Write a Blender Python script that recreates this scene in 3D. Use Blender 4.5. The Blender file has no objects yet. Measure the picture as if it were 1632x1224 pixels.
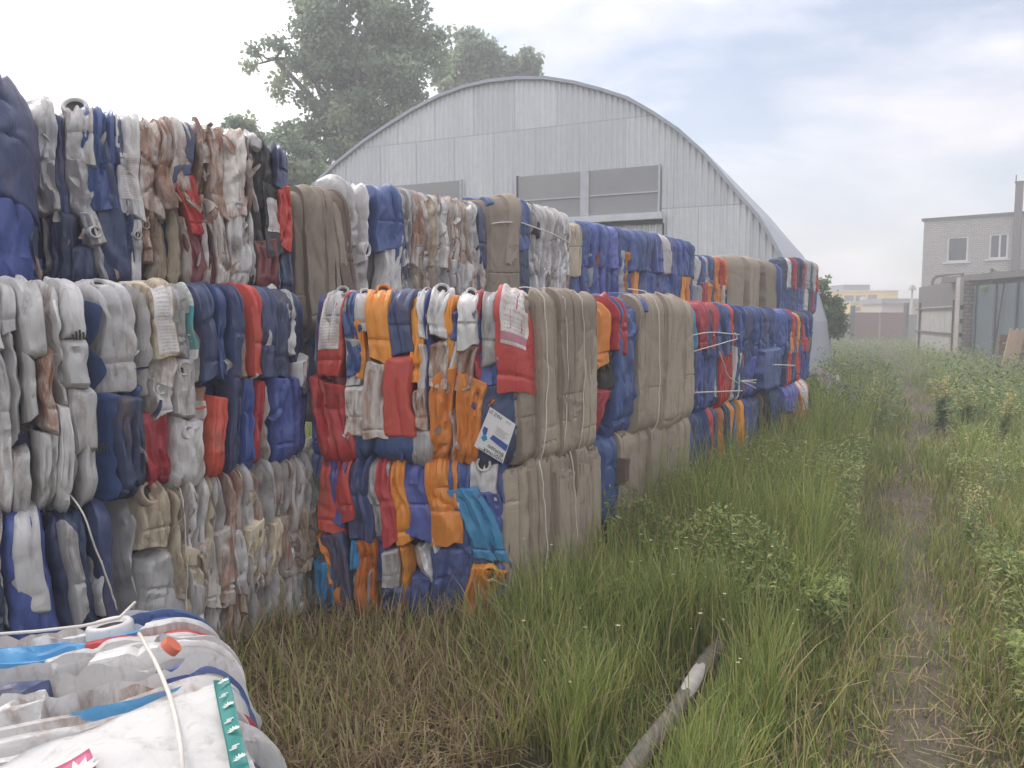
import bpy, math, random
import numpy as np
from mathutils import Vector
R = math.radians
rng = np.random.default_rng(7)
random.seed(7)
SC = bpy.context.scene
COL = SC.collection

# ------------------------------------------------------------------ camera
F, CX, CY, EYE, PITCH = 1220.0, 816.0, 612.0, 1.6, R(4.92)
cam_d = bpy.data.cameras.new('camera'); cam = bpy.data.objects.new('camera', cam_d); COL.objects.link(cam)
cam.location = (0, 0, EYE); cam.rotation_euler = (R(90) - PITCH, 0, 0)
cam_d.lens = 36.0 * F / 1632.0; cam_d.sensor_width = 36.0; cam_d.clip_start = 0.05; cam_d.clip_end = 2000
SC.camera = cam
CP, SP = math.cos(PITCH), math.sin(PITCH)
def ray(px, py):
    u, v = (px - CX) / F, (CY - py) / F
    return np.array([u, CP + SP * v, CP * v - SP])
def gp(px, py, z=0.0):                       # point seen at a pixel on the level z
    r = ray(px, py); t = (z - EYE) / r[2]
    return np.array([r[0] * t, r[1] * t])
def dp(px, py, y):                           # point seen at a pixel at distance y
    r = ray(px, py); t = y / r[1]
    return np.array([r[0] * t, y, EYE + r[2] * t])

# ------------------------------------------------------------------ noise
def _h(ix, iy, iz, seed):
    n = (ix.astype(np.int64) * 374761393 + iy.astype(np.int64) * 668265263 + iz.astype(np.int64) * 2147483647 + seed * 1274126177) & 0xffffffff
    n = ((n ^ (n >> 13)) * 1274126177) & 0xffffffff
    n = (n ^ (n >> 16)) & 0xffff
    return n / 32767.5 - 1.0
def vnoise(x, y, z=0.0, seed=0):
    x, y = np.asarray(x, float), np.asarray(y, float); x, y = np.broadcast_arrays(x, y)
    z = np.broadcast_to(np.asarray(z, float), x.shape)
    fx, fy, fz = np.floor(x), np.floor(y), np.floor(z)
    tx, ty, tz = x - fx, y - fy, z - fz
    tx, ty, tz = (t * t * (3 - 2 * t) for t in (tx, ty, tz))
    ix, iy, iz = fx.astype(np.int64), fy.astype(np.int64), fz.astype(np.int64)
    def c(a, b, d): return _h(ix + a, iy + b, iz + d, seed)
    l = lambda p, q, t: p + (q - p) * t
    return l(l(l(c(0,0,0), c(1,0,0), tx), l(c(0,1,0), c(1,1,0), tx), ty),
             l(l(c(0,0,1), c(1,0,1), tx), l(c(0,1,1), c(1,1,1), tx), ty), tz)
def cnoise(x, y, z=0.0, seed=0):            # creased noise: straight facets that meet in folds
    x, y = np.asarray(x, float), np.asarray(y, float); x, y = np.broadcast_arrays(x, y)
    x, y = x * .92 + y * .39, y * .92 - x * .39
    z = np.broadcast_to(np.asarray(z, float), x.shape); fx, fy = np.floor(x), np.floor(y); tx, ty = x - fx, y - fy
    ix, iy, iz = fx.astype(np.int64), fy.astype(np.int64), np.floor(z * 7).astype(np.int64)
    c = lambda a, b: _h(ix + a, iy + b, iz, seed)
    up = tx > ty
    return np.where(up, c(0, 0) * (1 - tx) + c(1, 0) * (tx - ty) + c(1, 1) * ty, c(0, 0) * (1 - ty) + c(0, 1) * (ty - tx) + c(1, 1) * tx)
def fbm(x, y, z=0.0, seed=0, o=3):
    s, a = 0, 1.0
    for k in range(o):
        s = s + a * vnoise(np.asarray(x) * 2**k, np.asarray(y) * 2**k, np.asarray(z) * 2**k, seed + k * 17); a *= .5
    return s / 1.75

# ------------------------------------------------------------------ objects
def tag(o, label=None, cat=None, group=None, kind=None):
    if label: o['label'] = label
    if cat: o['category'] = cat
    if group: o['group'] = group
    if kind: o['kind'] = kind
    return o
def thing(name, label, cat, loc=(0, 0, 0), group=None):
    o = bpy.data.objects.new(name, None); COL.objects.link(o); o.location = loc; o.empty_display_size = .2
    return tag(o, label, cat, group)
def link(name, me, parent=None):
    o = bpy.data.objects.new(name, me); COL.objects.link(o)
    if parent is not None: o.parent = parent
    return o
def np_mesh(name, V, quads=None, tris=None, mats=(), smooth=True, midx=None, uv=None):
    V = np.ascontiguousarray(V, np.float32).reshape(-1, 3)
    parts, tot = [], []
    if quads is not None and len(quads): parts.append(np.asarray(quads, np.int32).ravel()); tot.append(np.full(len(quads), 4, np.int32))
    if tris is not None and len(tris): parts.append(np.asarray(tris, np.int32).ravel()); tot.append(np.full(len(tris), 3, np.int32))
    loops = np.concatenate(parts); tot = np.concatenate(tot)
    start = np.concatenate([[0], np.cumsum(tot)[:-1]]).astype(np.int32)
    me = bpy.data.meshes.new(name)
    me.vertices.add(len(V)); me.vertices.foreach_set('co', V.ravel())
    me.loops.add(len(loops)); me.loops.foreach_set('vertex_index', loops)
    me.polygons.add(len(tot)); me.polygons.foreach_set('loop_start', start); me.polygons.foreach_set('loop_total', tot)
    me.polygons.foreach_set('use_smooth', np.full(len(tot), smooth, bool))
    for m in mats: me.materials.append(m)
    if midx is not None: me.polygons.foreach_set('material_index', np.asarray(midx, np.int32))
    if uv is not None:
        l = me.uv_layers.new(name='UVMap'); l.data.foreach_set('uv', np.asarray(uv, np.float32)[loops].ravel())
    me.update(calc_edges=True); me.validate()
    return me
class MB:                                    # collects simple solids into one mesh
    def __init__(s): s.v, s.f, s.m = [], [], []
    def add(s, vs, fs, m=0):
        b = len(s.v); s.v += [tuple(map(float, p)) for p in vs]; s.f += [tuple(b + i for i in f) for f in fs]; s.m += [m] * len(fs); return s
    def box(s, c, d, X=(1, 0, 0), Y=(0, 1, 0), Z=(0, 0, 1), m=0):
        c, X, Y, Z = map(lambda q: np.array(q, float), (c, X, Y, Z)); h = np.array(d, float) / 2
        vs = [c + X * h[0] * i + Y * h[1] * j + Z * h[2] * k for i in (-1, 1) for j in (-1, 1) for k in (-1, 1)]
        return s.add(vs, [(0, 1, 3, 2), (4, 6, 7, 5), (0, 4, 5, 1), (2, 3, 7, 6), (0, 2, 6, 4), (1, 5, 7, 3)], m)
    def tube(s, pts, r, n=8, m=0, r1=None):
        P = [np.array(p, float) for p in pts]; k = len(P); b = len(s.v); up = np.array([0.13, .31, .94])
        for i in range(k):
            t = P[min(i + 1, k - 1)] - P[max(i - 1, 0)]; t /= np.linalg.norm(t) + 1e-9
            if abs(t @ up) > .95: up = np.array([.9, .3, .1])
            a = np.cross(t, up); a /= np.linalg.norm(a) + 1e-9; c = np.cross(t, a)
            rr = r if r1 is None else r + (r1 - r) * i / (k - 1)
            for j in range(n):
                q = 2 * math.pi * j / n; s.v.append(tuple(P[i] + rr * (a * math.cos(q) + c * math.sin(q))))
        for i in range(k - 1):
            for j in range(n):
                s.f.append((b + i*n + j, b + i*n + (j+1) % n, b + (i+1)*n + (j+1) % n, b + (i+1)*n + j)); s.m.append(m)
        s.f.append(tuple(b + j for j in range(n))[::-1]); s.f.append(tuple(b + (k-1)*n + j for j in range(n))); s.m += [m, m]
        return s
    def build(s, name, mats, parent=None, smooth=False, off=(0, 0, 0)):
        me = bpy.data.meshes.new(name)
        off = np.array(off, float)
        me.from_pydata([tuple(np.array(p) - off) for p in s.v], [], s.f)
        for m in (mats if isinstance(mats, (list, tuple)) else [mats]): me.materials.append(m)
        me.polygons.foreach_set('material_index', s.m)
        if smooth: me.polygons.foreach_set('use_smooth', [True] * len(s.f))
        me.update(); return link(name, me, parent)
def gridquads(na, nb, base=0):
    i, j = np.meshgrid(np.arange(na - 1), np.arange(nb - 1), indexing='ij')
    k = base + i * nb + j
    return np.stack([k, k + nb, k + nb + 1, k + 1], -1).reshape(-1, 4)

# ------------------------------------------------------------------ materials
class NT:
    def __init__(s, name):
        s.mat = bpy.data.materials.new(name); s.mat.use_nodes = True; s.t = s.mat.node_tree; s.t.nodes.clear()
        s.out = s.n('ShaderNodeOutputMaterial'); s.bsdf = s.n('ShaderNodeBsdfPrincipled'); s.l(s.bsdf.outputs[0], s.out.inputs[0])
    def n(s, t, **kw):
        q = s.t.nodes.new(t)
        for k, v in kw.items(): setattr(q, k, v)
        return q
    def l(s, a, b): s.t.links.new(a, b)
    def coord(s, scale=(1, 1, 1), kind='Object'):
        c = s.n('ShaderNodeTexCoord'); m = s.n('ShaderNodeMapping'); m.inputs['Scale'].default_value = scale
        s.l(c.outputs[kind], m.inputs[0]); return m.outputs[0]
    def noise(s, vec, scale, detail=4, rough=.55, dist=0):
        q = s.n('ShaderNodeTexNoise'); q.inputs['Scale'].default_value = scale; q.inputs['Detail'].default_value = detail
        q.inputs['Roughness'].default_value = rough; q.inputs['Distortion'].default_value = dist
        if vec is not None: s.l(vec, q.inputs['Vector'])
        return q.outputs['Fac']
    def ramp(s, fac, stops):
        q = s.n('ShaderNodeValToRGB'); e = q.color_ramp.elements
        while len(e) < len(stops): e.new(.5)
        for k, (p, c) in enumerate(stops):
            e[k].position = p; e[k].color = (*c, 1) if not np.isscalar(c) else (c, c, c, 1)
        s.l(fac, q.inputs[0]); return q.outputs[0]
    def mix(s, fac, a, b, mode='MIX'):
        q = s.n('ShaderNodeMix', data_type='RGBA', blend_type=mode)
        for i, v in ((0, fac), (6, a), (7, b)):
            if hasattr(v, 'links'): s.l(v, q.inputs[i])
            else: q.inputs[i].default_value = v if i == 0 else (*v, 1)
        return q.outputs[2]
    def math(s, op, a, b=0.0):
        q = s.n('ShaderNodeMath', operation=op)
        for i, v in ((0, a), (1, b)):
            if hasattr(v, 'links'): s.l(v, q.inputs[i])
            else: q.inputs[i].default_value = v
        return q.outputs[0]
    def hsv(s, col, val, hue=None):
        q = s.n('ShaderNodeHueSaturation'); s.l(col, q.inputs['Color']); s.l(val, q.inputs['Value'])
        if hue is not None: s.l(hue, q.inputs['Hue'])
        return q.outputs[0]
    def rand(s): return s.n('ShaderNodeObjectInfo').outputs['Random']
    def rng01(s, v, a, b):
        q = s.n('ShaderNodeMapRange'); s.l(v, q.inputs[0]); q.inputs[3].default_value = a; q.inputs[4].default_value = b; return q.outputs[0]
    def bump(s, h, strength=.3, dist=.01):
        q = s.n('ShaderNodeBump'); q.inputs['Strength'].default_value = strength; q.inputs['Distance'].default_value = dist
        s.l(h, q.inputs['Height']); s.l(q.outputs[0], s.bsdf.inputs['Normal']); return q
    def base(s, c):
        if hasattr(c, 'links'): s.l(c, s.bsdf.inputs['Base Color'])
        else: s.bsdf.inputs['Base Color'].default_value = (*c, 1)
    def set(s, **kw):
        for k, v in kw.items():
            i = s.bsdf.inputs[k]
            if hasattr(v, 'links'): s.l(v, i)
            else: i.default_value = v
        return s.mat
def flat(name, c, rough=.6, metal=0.0, var=.25, scale=6):
    m = NT(name); v = m.coord(); n = m.noise(v, scale, 5)
    m.base(m.mix(n, tuple(x * (1 - var) for x in c), tuple(min(1, x * (1 + var)) for x in c)))
    return m.set(Roughness=rough, Metallic=metal)
def plastic(name, c, dirt=.4, rough=.34, sss=0.0, dcol=(.17, .105, .065)):
    m = NT(name); v = m.coord((1, 1, .35)); r = m.rand()
    o = m.n('ShaderNodeVectorMath', operation='ADD'); m.l(v, o.inputs[0]); cx = m.n('ShaderNodeCombineXYZ')
    m.l(m.math('MULTIPLY', r, 37.0), cx.inputs[0]); m.l(cx.outputs[0], o.inputs[1]); vv = o.outputs[0]
    col = m.n('ShaderNodeRGB'); col.outputs[0].default_value = (*c, 1)
    cc = m.hsv(col.outputs[0], m.rng01(r, .72, 1.2), m.rng01(r, .49, .51))
    big = m.noise(vv, 5, 6, .65, .6); fine = m.noise(vv, 22, 6, .7, 1.5)
    st = m.noise(m.coord((1, 1, .10)), 38, 4, .6, .4)
    k = m.ramp(m.math('ADD', m.math('ADD', m.math('MULTIPLY', big, .6), m.math('MULTIPLY', fine, .25)), m.math('MULTIPLY', st, .15)), [(.60 - .17 * dirt, 0.0), (.68 - .15 * dirt, 1.0)])
    k2 = m.math('MULTIPLY', k, min(.95, .3 + .65 * dirt))
    k3 = m.math('MULTIPLY', m.ramp(st, [(.56, 0.0), (.66, 1.0)]), .30 * dirt + .06)
    film = m.mix(m.math('MULTIPLY', m.noise(vv, 2.5, 3), .35 * dirt + .05), cc, (.30, .26, .22))
    dmix = m.mix(fine, tuple(x * .6 for x in dcol), tuple(min(1, x * 1.7) for x in dcol))
    m.base(m.mix(k3, m.mix(k2, film, dmix), tuple(x * .55 for x in dcol)))
    w = m.noise(m.coord((1, 1, .5)), 26, 5, .6, 1.2)
    rg = m.math('ABSOLUTE', m.math('SUBTRACT', m.noise(m.coord((1, 1, .45)), 11, 3, .5, .8), .5))
    m.bump(m.math('SUBTRACT', m.math('MULTIPLY', w, .35), m.math('MULTIPLY', rg, 2.2)), .5, .010)
    return m.set(Roughness=m.rng01(fine, rough - .08, rough + .3))
M = {}
M['W'] = plastic('white_plastic', (.63, .615, .595), .45)
M['G'] = plastic('grey_white_plastic', (.50, .49, .48), .45)
M['D'] = plastic('stained_white_plastic', (.63, .59, .54), .85, .55, dcol=(.25, .12, .07))
M['Y'] = plastic('cream_plastic', (.62, .53, .38), .7, .5)
M['B'] = plastic('royal_blue_plastic', (.042, .090, .27), .3)
M['N'] = plastic('navy_plastic', (.034, .058, .14), .3)
M['V'] = plastic('violet_blue_plastic', (.072, .105, .32), .3)
M['R'] = plastic('red_plastic', (.50, .035, .035), .3)
M['M'] = plastic('maroon_plastic', (.19, .03, .04), .45)
M['O'] = plastic('orange_plastic', (.72, .24, .025), .28)
M['C'] = plastic('light_blue_plastic', (.05, .27, .52), .2)
M['K'] = plastic('black_plastic', (.022, .024, .03), .35)
M['E'] = plastic('teal_plastic', (.02, .26, .28), .3)
CNAME = dict(W='white', G='greyish white', D='brown-stained white', Y='cream', B='royal blue', N='navy blue', V='violet blue', R='red', M='maroon',
             O='orange', C='light blue', K='black', E='teal', T='tan', P='brown')
def cardboard(name, c):
    m = NT(name); v = m.coord(); r = m.rand()
    col = m.mix(m.noise(v, 3, 6, .6), tuple(x * .72 for x in c), tuple(x * 1.15 for x in c))
    lines = m.noise(m.coord((1.5, 1.5, 60)), 3, 2)
    col = m.mix(m.math('MULTIPLY', lines, .35), col, tuple(x * .6 for x in c))
    stain = m.ramp(m.noise(m.coord((1, 1, .5)), 6, 5, .6, 1.0), [(.55, 0.0), (.72, .55)])
    col = m.hsv(m.mix(stain, col, tuple(x * .42 for x in c)), m.rng01(r, .8, 1.15))
    m.base(col); m.bump(m.math('ADD', lines, m.noise(v, 18, 4)), .3, .006)
    return m.set(Roughness=.9)
M['T'] = cardboard('cardboard', (.37, .305, .235)); M['P'] = cardboard('wet_cardboard', (.19, .14, .11))
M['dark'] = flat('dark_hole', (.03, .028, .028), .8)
M['cord'] = flat('pale_cord', (.62, .58, .52), .7, 0, .15, 30)
m = NT('packed_plastic'); vo = m.n('ShaderNodeTexVoronoi'); m.l(m.coord((9, 9, 3.2)), vo.inputs['Vector']); vo.inputs['Scale'].default_value = 1
m.base(m.ramp(vo.outputs['Color'], [(0, (.02, .03, .09)), (.35, (.03, .05, .2)), (.55, (.10, .09, .10)), (.8, (.2, .18, .17)), (1, (.03, .035, .08))]))
m.bump(m.noise(m.coord((6, 6, 2)), 3, 5), .8, .05); M['core'] = m.set(Roughness=.7)
def label_mat(name, paper, ink, rows, block=None):
    m = NT(name); uv = m.n('ShaderNodeUVMap').outputs[0]
    sp = m.n('ShaderNodeSeparateXYZ'); m.l(uv, sp.inputs[0])
    line = m.math('GREATER_THAN', m.math('SINE', m.math('MULTIPLY', sp.outputs[1], rows * 6.283)), .25)
    mp = m.n('ShaderNodeMapping'); mp.inputs['Scale'].default_value = (60, rows, 1); m.l(uv, mp.inputs[0])
    w = m.math('GREATER_THAN', m.noise(mp.outputs[0], 1.0, 2), .5)
    mid = m.math('MULTIPLY', m.math('GREATER_THAN', sp.outputs[0], .12), m.math('LESS_THAN', sp.outputs[0], .88))
    k = m.math('MULTIPLY', m.math('MULTIPLY', line, w), mid)
    c = m.mix(m.math('MULTIPLY', k, .5), paper, ink)
    if block:
        col, y0, y1 = block
        b = m.math('MULTIPLY', m.math('GREATER_THAN', sp.outputs[1], y0), m.math('LESS_THAN', sp.outputs[1], y1))
        c = m.mix(b, c, col)
    d = m.ramp(m.noise(m.coord(), 9, 5), [(.42, 0.0), (.68, .75)])
    m.base(m.mix(d, c, (.3, .22, .17))); return m.set(Roughness=.6)
M['label'] = label_mat('printed_label', (.72, .69, .66), (.12, .11, .12), 19)
M['label_pink'] = label_mat('pink_printed_label', (.70, .66, .63), (.16, .13, .13), 16, ((.55, .2, .27), .06, .2))
M['label_teal'] = label_mat('teal_printed_label', (.6, .62, .56), (.1, .2, .2), 14, ((.03, .33, .36), 0, .62))
# ------------------------------------------------------------------ bales of crushed canisters
class Face:
    """One packed side of a bale: x runs along the row, s runs up the rounded side and over its edges."""
    def __init__(f, parent, P0, P1, z0, H, r=.085, N=None, T=(0, 0, 1), drop=.05, base=(0, 0, 0), seed=0):
        f.p = parent; f.P0 = np.array([*P0[:2], z0 if len(P0) < 3 else P0[2]], float); P1 = np.array([*P1[:2], f.P0[2] if len(P1) < 3 else P1[2]], float)
        d = P1 - f.P0; f.L = np.linalg.norm(d); f.X = d / f.L; f.T = np.array(T, float)
        f.N = np.cross(f.X, f.T) if N is None else np.array(N, float); f.H, f.r, f.drop = H, r, drop
        f.z0 = f.P0[2]; f.base = np.array(base, float); f.q = math.pi * r / 2; f.S = 2 * f.q + H - 2 * r; f.seed = seed
    def prof(f, s):
        s = np.asarray(s, float); r, q, H, S = f.r, f.q, f.H, f.S
        a1 = np.clip(s / r, 0, math.pi / 2); a2 = np.clip((s - (S - q)) / r, 0, math.pi / 2)
        mid = np.clip(s - q, 0, H - 2 * r)
        t = r - r * np.cos(a1) + mid + r * np.sin(a2)
        n = -r + r * np.sin(a1) - r + r * np.cos(a2) + np.minimum(s, 0) - np.maximum(s - S, 0)
        lo = s < q
        nt = np.where(lo, -np.cos(a1), np.sin(a2)); nn = np.where(lo, np.sin(a1), np.cos(a2))
        return t, n, nt, nn
    def pos(f, x, s, h):
        t, n, nt, nn = f.prof(s)
        e = np.abs(2 * x / f.L - 1); d = f.drop * np.clip(e, 0, 1.3) ** 7
        n = n - d; t = t - d * .5 * (t / f.H)
        P = f.P0 + x[..., None] * f.X + (t + nt * h)[..., None] * f.T + (n + nn * h)[..., None] * f.N
        return P - f.base
    def z2s(f, z):
        r, q, H = f.r, f.q, f.H; z = min(max(z, 0.0), H)
        if z < r: return r * math.acos(1 - z / r)
        if z <= H - r: return q + z - r
        return q + H - 2 * r + r * math.asin(min(1, (z - H + r) / r))
    def hit(f, px, py, off=0.0):
        d = ray(px, py); A = np.stack([f.X, f.T, -d], 1); sol = np.linalg.solve(A, np.array([0, 0, EYE]) - f.P0 - f.N * off)
        return sol[0], sol[1]
KINDNAME = {'can': 'crushed_jerrycan', 'film': 'crushed_sheet', 'card': 'cardboard_sheet', 'drum': 'crushed_drum'}
slice_n = [0]
def slice_(f, x0, x1, s0, s1, c, kind='can', prot=None, lean=0.0, taper=0.0, neck=None, label=None, wr=None, res=1.0, name=None, bend=None):
    slice_n[0] += 1; sd = slice_n[0]; rr = random.Random(sd)
    w, l = x1 - x0, s1 - s0; xc, sc = (x0 + x1) / 2, (s0 + s1) / 2
    na = int(np.clip(w / .0058 * res, 15, 56)); nb = int(np.clip(l / .009 * res, 16, 100))
    base = {'can': .085, 'film': .08, 'card': .035, 'drum': .12}[kind]
    base = min(base, .75 * w + .03) if kind != 'card' else base
    if prot is None: prot = rr.uniform(.0, .045) if kind != 'card' else rr.uniform(.005, .025)
    if kind != 'card': prot *= .68
    if wr is None: wr = {'can': .013, 'film': .018, 'card': .007, 'drum': .014}[kind]
    ra = {'can': rr.uniform(.005, .013), 'film': max(.012, w * .5), 'card': .004, 'drum': min(.03, w * .2)}[kind]; rb = {'can': rr.uniform(.006, .02), 'film': .012, 'card': .004, 'drum': .04}[kind]
    ra = min(ra, w * .45); slant = rr.uniform(-.03, .03) if kind in ('can', 'film') else rr.uniform(-.01, .01); tilt = rr.uniform(-.014, .014), rr.uniform(-.012, .012)
    wob = rr.uniform(.005, .012) if kind != 'card' else .003
    ov = 1.03 if kind != 'card' else 1.0
    folds = []
    for _ in range({'can': 4, 'film': 5, 'card': 3, 'drum': 5}[kind] + int(l * w * 60)):
        th = rr.gauss(0, .35) if rr.random() < .7 else rr.uniform(-1.6, 1.6)
        folds.append((xc + rr.uniform(-.5, .5) * w, sc + rr.uniform(-.5, .5) * l, math.cos(th), math.sin(th), rr.uniform(.010, .030), rr.uniform(.4, 1.25) * wr * rr.choice([1, 1, -.7]), rr.uniform(.06, .3) * max(.25, l)))
    if kind in ('can', 'drum') and w > .06:                  # long sharp pleats where the walls buckled
        for _ in range(rr.randint(1, 1 + int(w / .06))):
            folds.append((xc + rr.uniform(-.42, .42) * w, sc, math.cos(rr.gauss(0, .10)), rr.gauss(0, .10), rr.uniform(.008, .02), rr.uniform(.008, .022) * rr.choice([1, 1, 1, -.6]), rr.uniform(.25, 1.2) * l))
    planes = [(rr.uniform(-1, 1), rr.uniform(-.6, .6), rr.uniform(.1, .95)) for _ in range(3 if kind in ('can', 'drum') else 0)]
    def fn(a, b):
        da, db = (1 - np.abs(a)) * w / 2, (1 - np.abs(b)) * l / 2
        g = lambda d, r_: np.sqrt(np.clip(1 - (1 - np.clip(d / r_, 0, 1)) ** 2, 0, 1))
        sh = (g(da, ra) if kind != 'film' else (1 - np.abs(a)) ** .85) * g(db, rb)
        u, v = xc + a * w / 2, sc + b * l / 2
        big = cnoise(u * 6 + v * 1.5, v * 5 - u * 2, sd * .61, 23); mid = cnoise(u * 17 + v * 6, v * 11 - u * 4, sd * 1.7, 11); fine = cnoise(u * 48 + v * 9, v * 26 - u * 17, sd * .3, 31)
        cr = wr * (1.5 * big + .75 * mid + .28 * fine)
        if kind == 'film': cr = cr + wr * (1.5 * np.abs(cnoise(u * 75 + v * 4, v * 6, sd * .9, 33)) - .5 + .6 * cnoise(u * 30, v * 34, sd * .4, 35))
        for fu, fv, ct, st, wd_, am, ln in folds:
            d = np.abs((u - fu) * ct + (v - fv) * st); e = -(u - fu) * st + (v - fv) * ct
            cr = cr - am * np.clip(1 - d / wd_, 0, 1) * np.clip(1.3 - np.abs(e) / ln, 0, 1).clip(0, 1)
        cr = np.clip(cr, -3.6 * wr, (1.3 if kind != 'film' else 1.9) * wr)
        h = -base + (base + prot) * sh + sh * (cr + tilt[0] * a + tilt[1] * b)
        for pa_, pb_, pc_ in planes: h = np.minimum(h, prot + wr * 1.3 - np.maximum(0, (pa_ * a + pb_ * b - pc_)) * min(.05, w * .35))
        if kind == 'can' and w > .045:                       # handle ridge with a hollow on either side, seams, a waist
            g2 = np.exp(-((np.abs(a) - .42) / .15) ** 4) * np.clip(1 - ((b - .36) / .42) ** 6, 0, 1)
            h = h - g2 * min(.016, w * .15) * sh
            h = h + .004 * np.clip(1 - np.abs(a) / .05, 0, 1) * sh
            h = h - .012 * np.clip(1 - np.abs(b - rr2[0]) / .05, 0, 1) * sh
        if kind == 'card':
            for q0, dpt in creases: h = h - dpt * np.clip(1 - np.abs((a - q0 - .05 * cnoise(v * 3, a * 0 + sd, 0, 3))) * w / .013, 0, 1)
            h = h + .010 * cnoise(u * 5, v * 1.6, sd, 41) - .008 * np.clip(1 - np.abs(b - rr2[0]) / .02, 0, 1) + .004 * cnoise(u * 30, v * 12, sd, 42)
        wx = wob * (cnoise(v * 6, v * 0 + sd * 3.3, 0, 51) + .6 * cnoise(v * 17, v * 0 + sd * 1.3, 0, 52)) + .022 * vnoise(v * 5 + f.seed, u * 3, f.seed, 57) * (kind != 'card')
        if kind == 'film': wx = wx + .010 * cnoise(v * 13, v * 0 + sd, 2, 53)
        edge = .03 * cnoise(u * 16, u * 0 + sd, 0, 61) + .018 * cnoise(u * 45, u * 0 + sd, 0, 62) if kind in ('card', 'film') else .012 * cnoise(u * 22, u * 0 + sd, 0, 63)
        edge = edge + slant * a
        ww = w * ov * (1 - taper * b) * (1 + ((.09 if kind != 'film' else .16) * cnoise(v * 8, v * 0 + sd, 3, 71) if kind != 'card' else 0))
        x = xc + a * ww / 2 + lean * b / 2 + wx
        if bend: x = x + bend * (1 - b * b)
        return x, v + edge * np.sign(b) * np.abs(b) ** 4, h
    rr2 = [rr.uniform(-.75, -.2)]
    creases = [(rr.uniform(-.9, .9), rr.uniform(.008, .022)) for _ in range(max(1, int(w / .09)))]
    a = np.sin(np.pi / 2 * np.linspace(-1, 1, na)); b = np.sin(np.pi / 2 * np.linspace(-1, 1, nb)) if kind != 'card' else np.linspace(-1, 1, nb)
    A, Bb = np.meshgrid(a, b, indexing='ij'); x, s, h = fn(A, Bb)
    me = np_mesh(KINDNAME[kind], f.pos(x, s, h), gridquads(na, nb), mats=[M[c]])
    me.set_sharp_from_angle(angle=R({'can': 32, 'film': 30, 'card': 24, 'drum': 34}[kind]))
    o = link(name or KINDNAME[kind], me, f.p)
    word = {'can': 'canister', 'film': 'plastic sheet', 'card': 'cardboard sheet', 'drum': 'drum'}[kind]
    o['label'] = ('crushed ' if kind != 'card' else 'folded ') + CNAME[c] + ' ' + word
    if neck:                                                 # (a, b, radius)
        na_, nb_, R0 = neck; e = .02
        pt = lambda a_, b_: f.pos(*[np.array(q) for q in fn(np.array(a_), np.array(b_))])
        p = pt(na_, nb_); du = pt(na_ + e, nb_) - p; dv = pt(na_, nb_ + e) - p
        n = np.cross(du, dv); n /= np.linalg.norm(n); t, nn_, nt_, nv_ = f.prof(np.array(sc + nb_ * l / 2)); ref = f.T * nt_ + f.N * nv_
        n = f.N * .55 + ref / np.linalg.norm(ref) * .35 + (n if n @ ref > 0 else -n) * .3; n /= np.linalg.norm(n)
        uu = np.cross(n, f.T if abs(n @ f.T) < .9 else f.X); uu /= np.linalg.norm(uu); vv = np.cross(n, uu)
        prof = [(1.3, -.03), (1.26, .004), (1.16, .010), (1.0, .011), (.88, .006), (.84, -.002), (.0, -.003)]
        K = 20; th = np.linspace(0, 2 * np.pi, K, endpoint=False)
        V = np.array([[p + n * hh + R0 * q * (uu * math.cos(k) * (1 + .08 * math.sin(sd)) + vv * math.sin(k)) for k in th] for q, hh in prof]).reshape(-1, 3)
        Qd, mi = [], []
        for i in range(len(prof) - 1):
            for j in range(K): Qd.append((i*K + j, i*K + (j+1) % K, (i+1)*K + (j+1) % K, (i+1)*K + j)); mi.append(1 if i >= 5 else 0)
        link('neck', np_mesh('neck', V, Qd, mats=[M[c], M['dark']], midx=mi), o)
    if label:                                                # (a0,a1,b0,b1,mat)
        a0, a1, b0, b1, mt = label; nn = 12
        A, Bb = np.meshgrid(np.linspace(a0, a1, nn), np.linspace(b0, b1, nn + 6), indexing='ij'); x, s, h = fn(A, Bb)
        Vt = f.pos(x, s, h + .004); Vb = f.pos(x, s, h + .001)
        uv = np.stack([(A - a0) / (a1 - a0), (Bb - b0) / (b1 - b0)], -1).reshape(-1, 2)
        lo = link('label', np_mesh('label', Vt, gridquads(nn, nn + 6), mats=[M[mt]], uv=uv), o)
    return o
def px_slice(f, px0, px1, py0, py1, c, kind='can', T=False, Bt=False, **kw):
    pm, ym = (px0 + px1) / 2, (py0 + py1) / 2
    off = kw.get('prot') or .02
    x0, x1 = f.hit(px0, ym, -.01)[0], f.hit(px1, ym, off * .7)[0]; x1 = max(x1, x0 + .035); zt, zb = f.hit(pm, py0)[1], f.hit(pm, py1)[1]
    s1, s0 = f.z2s(zt), f.z2s(zb)
    if zt > f.H - .035 or T: s1 = f.S + random.uniform(.10, .2)
    if zb < .035 or Bt: s0 = -random.uniform(.04, .1)
    return slice_(f, x0, x1, s0, s1, c, kind, **kw)
def cards(f, x0, x1, prot, lean=0.0, s0=-.02, s1=None, bend=.0, c='T'):
    """A folded box pressed into the bale: a few layers whose edges show."""
    s1 = f.S + .06 if s1 is None else s1
    for k in range(3):
        j = lambda a: random.uniform(-a, a)
        slice_(f, x0 + j(.018) + .006, x1 + j(.018) - .006, s0 + j(.02), s1 - .035 * k + j(.025), c, 'card', prot=prot - .012 * (2 - k) * 1.0, lean=lean + j(.02), bend=bend + j(.008), res=1.4)
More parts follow.
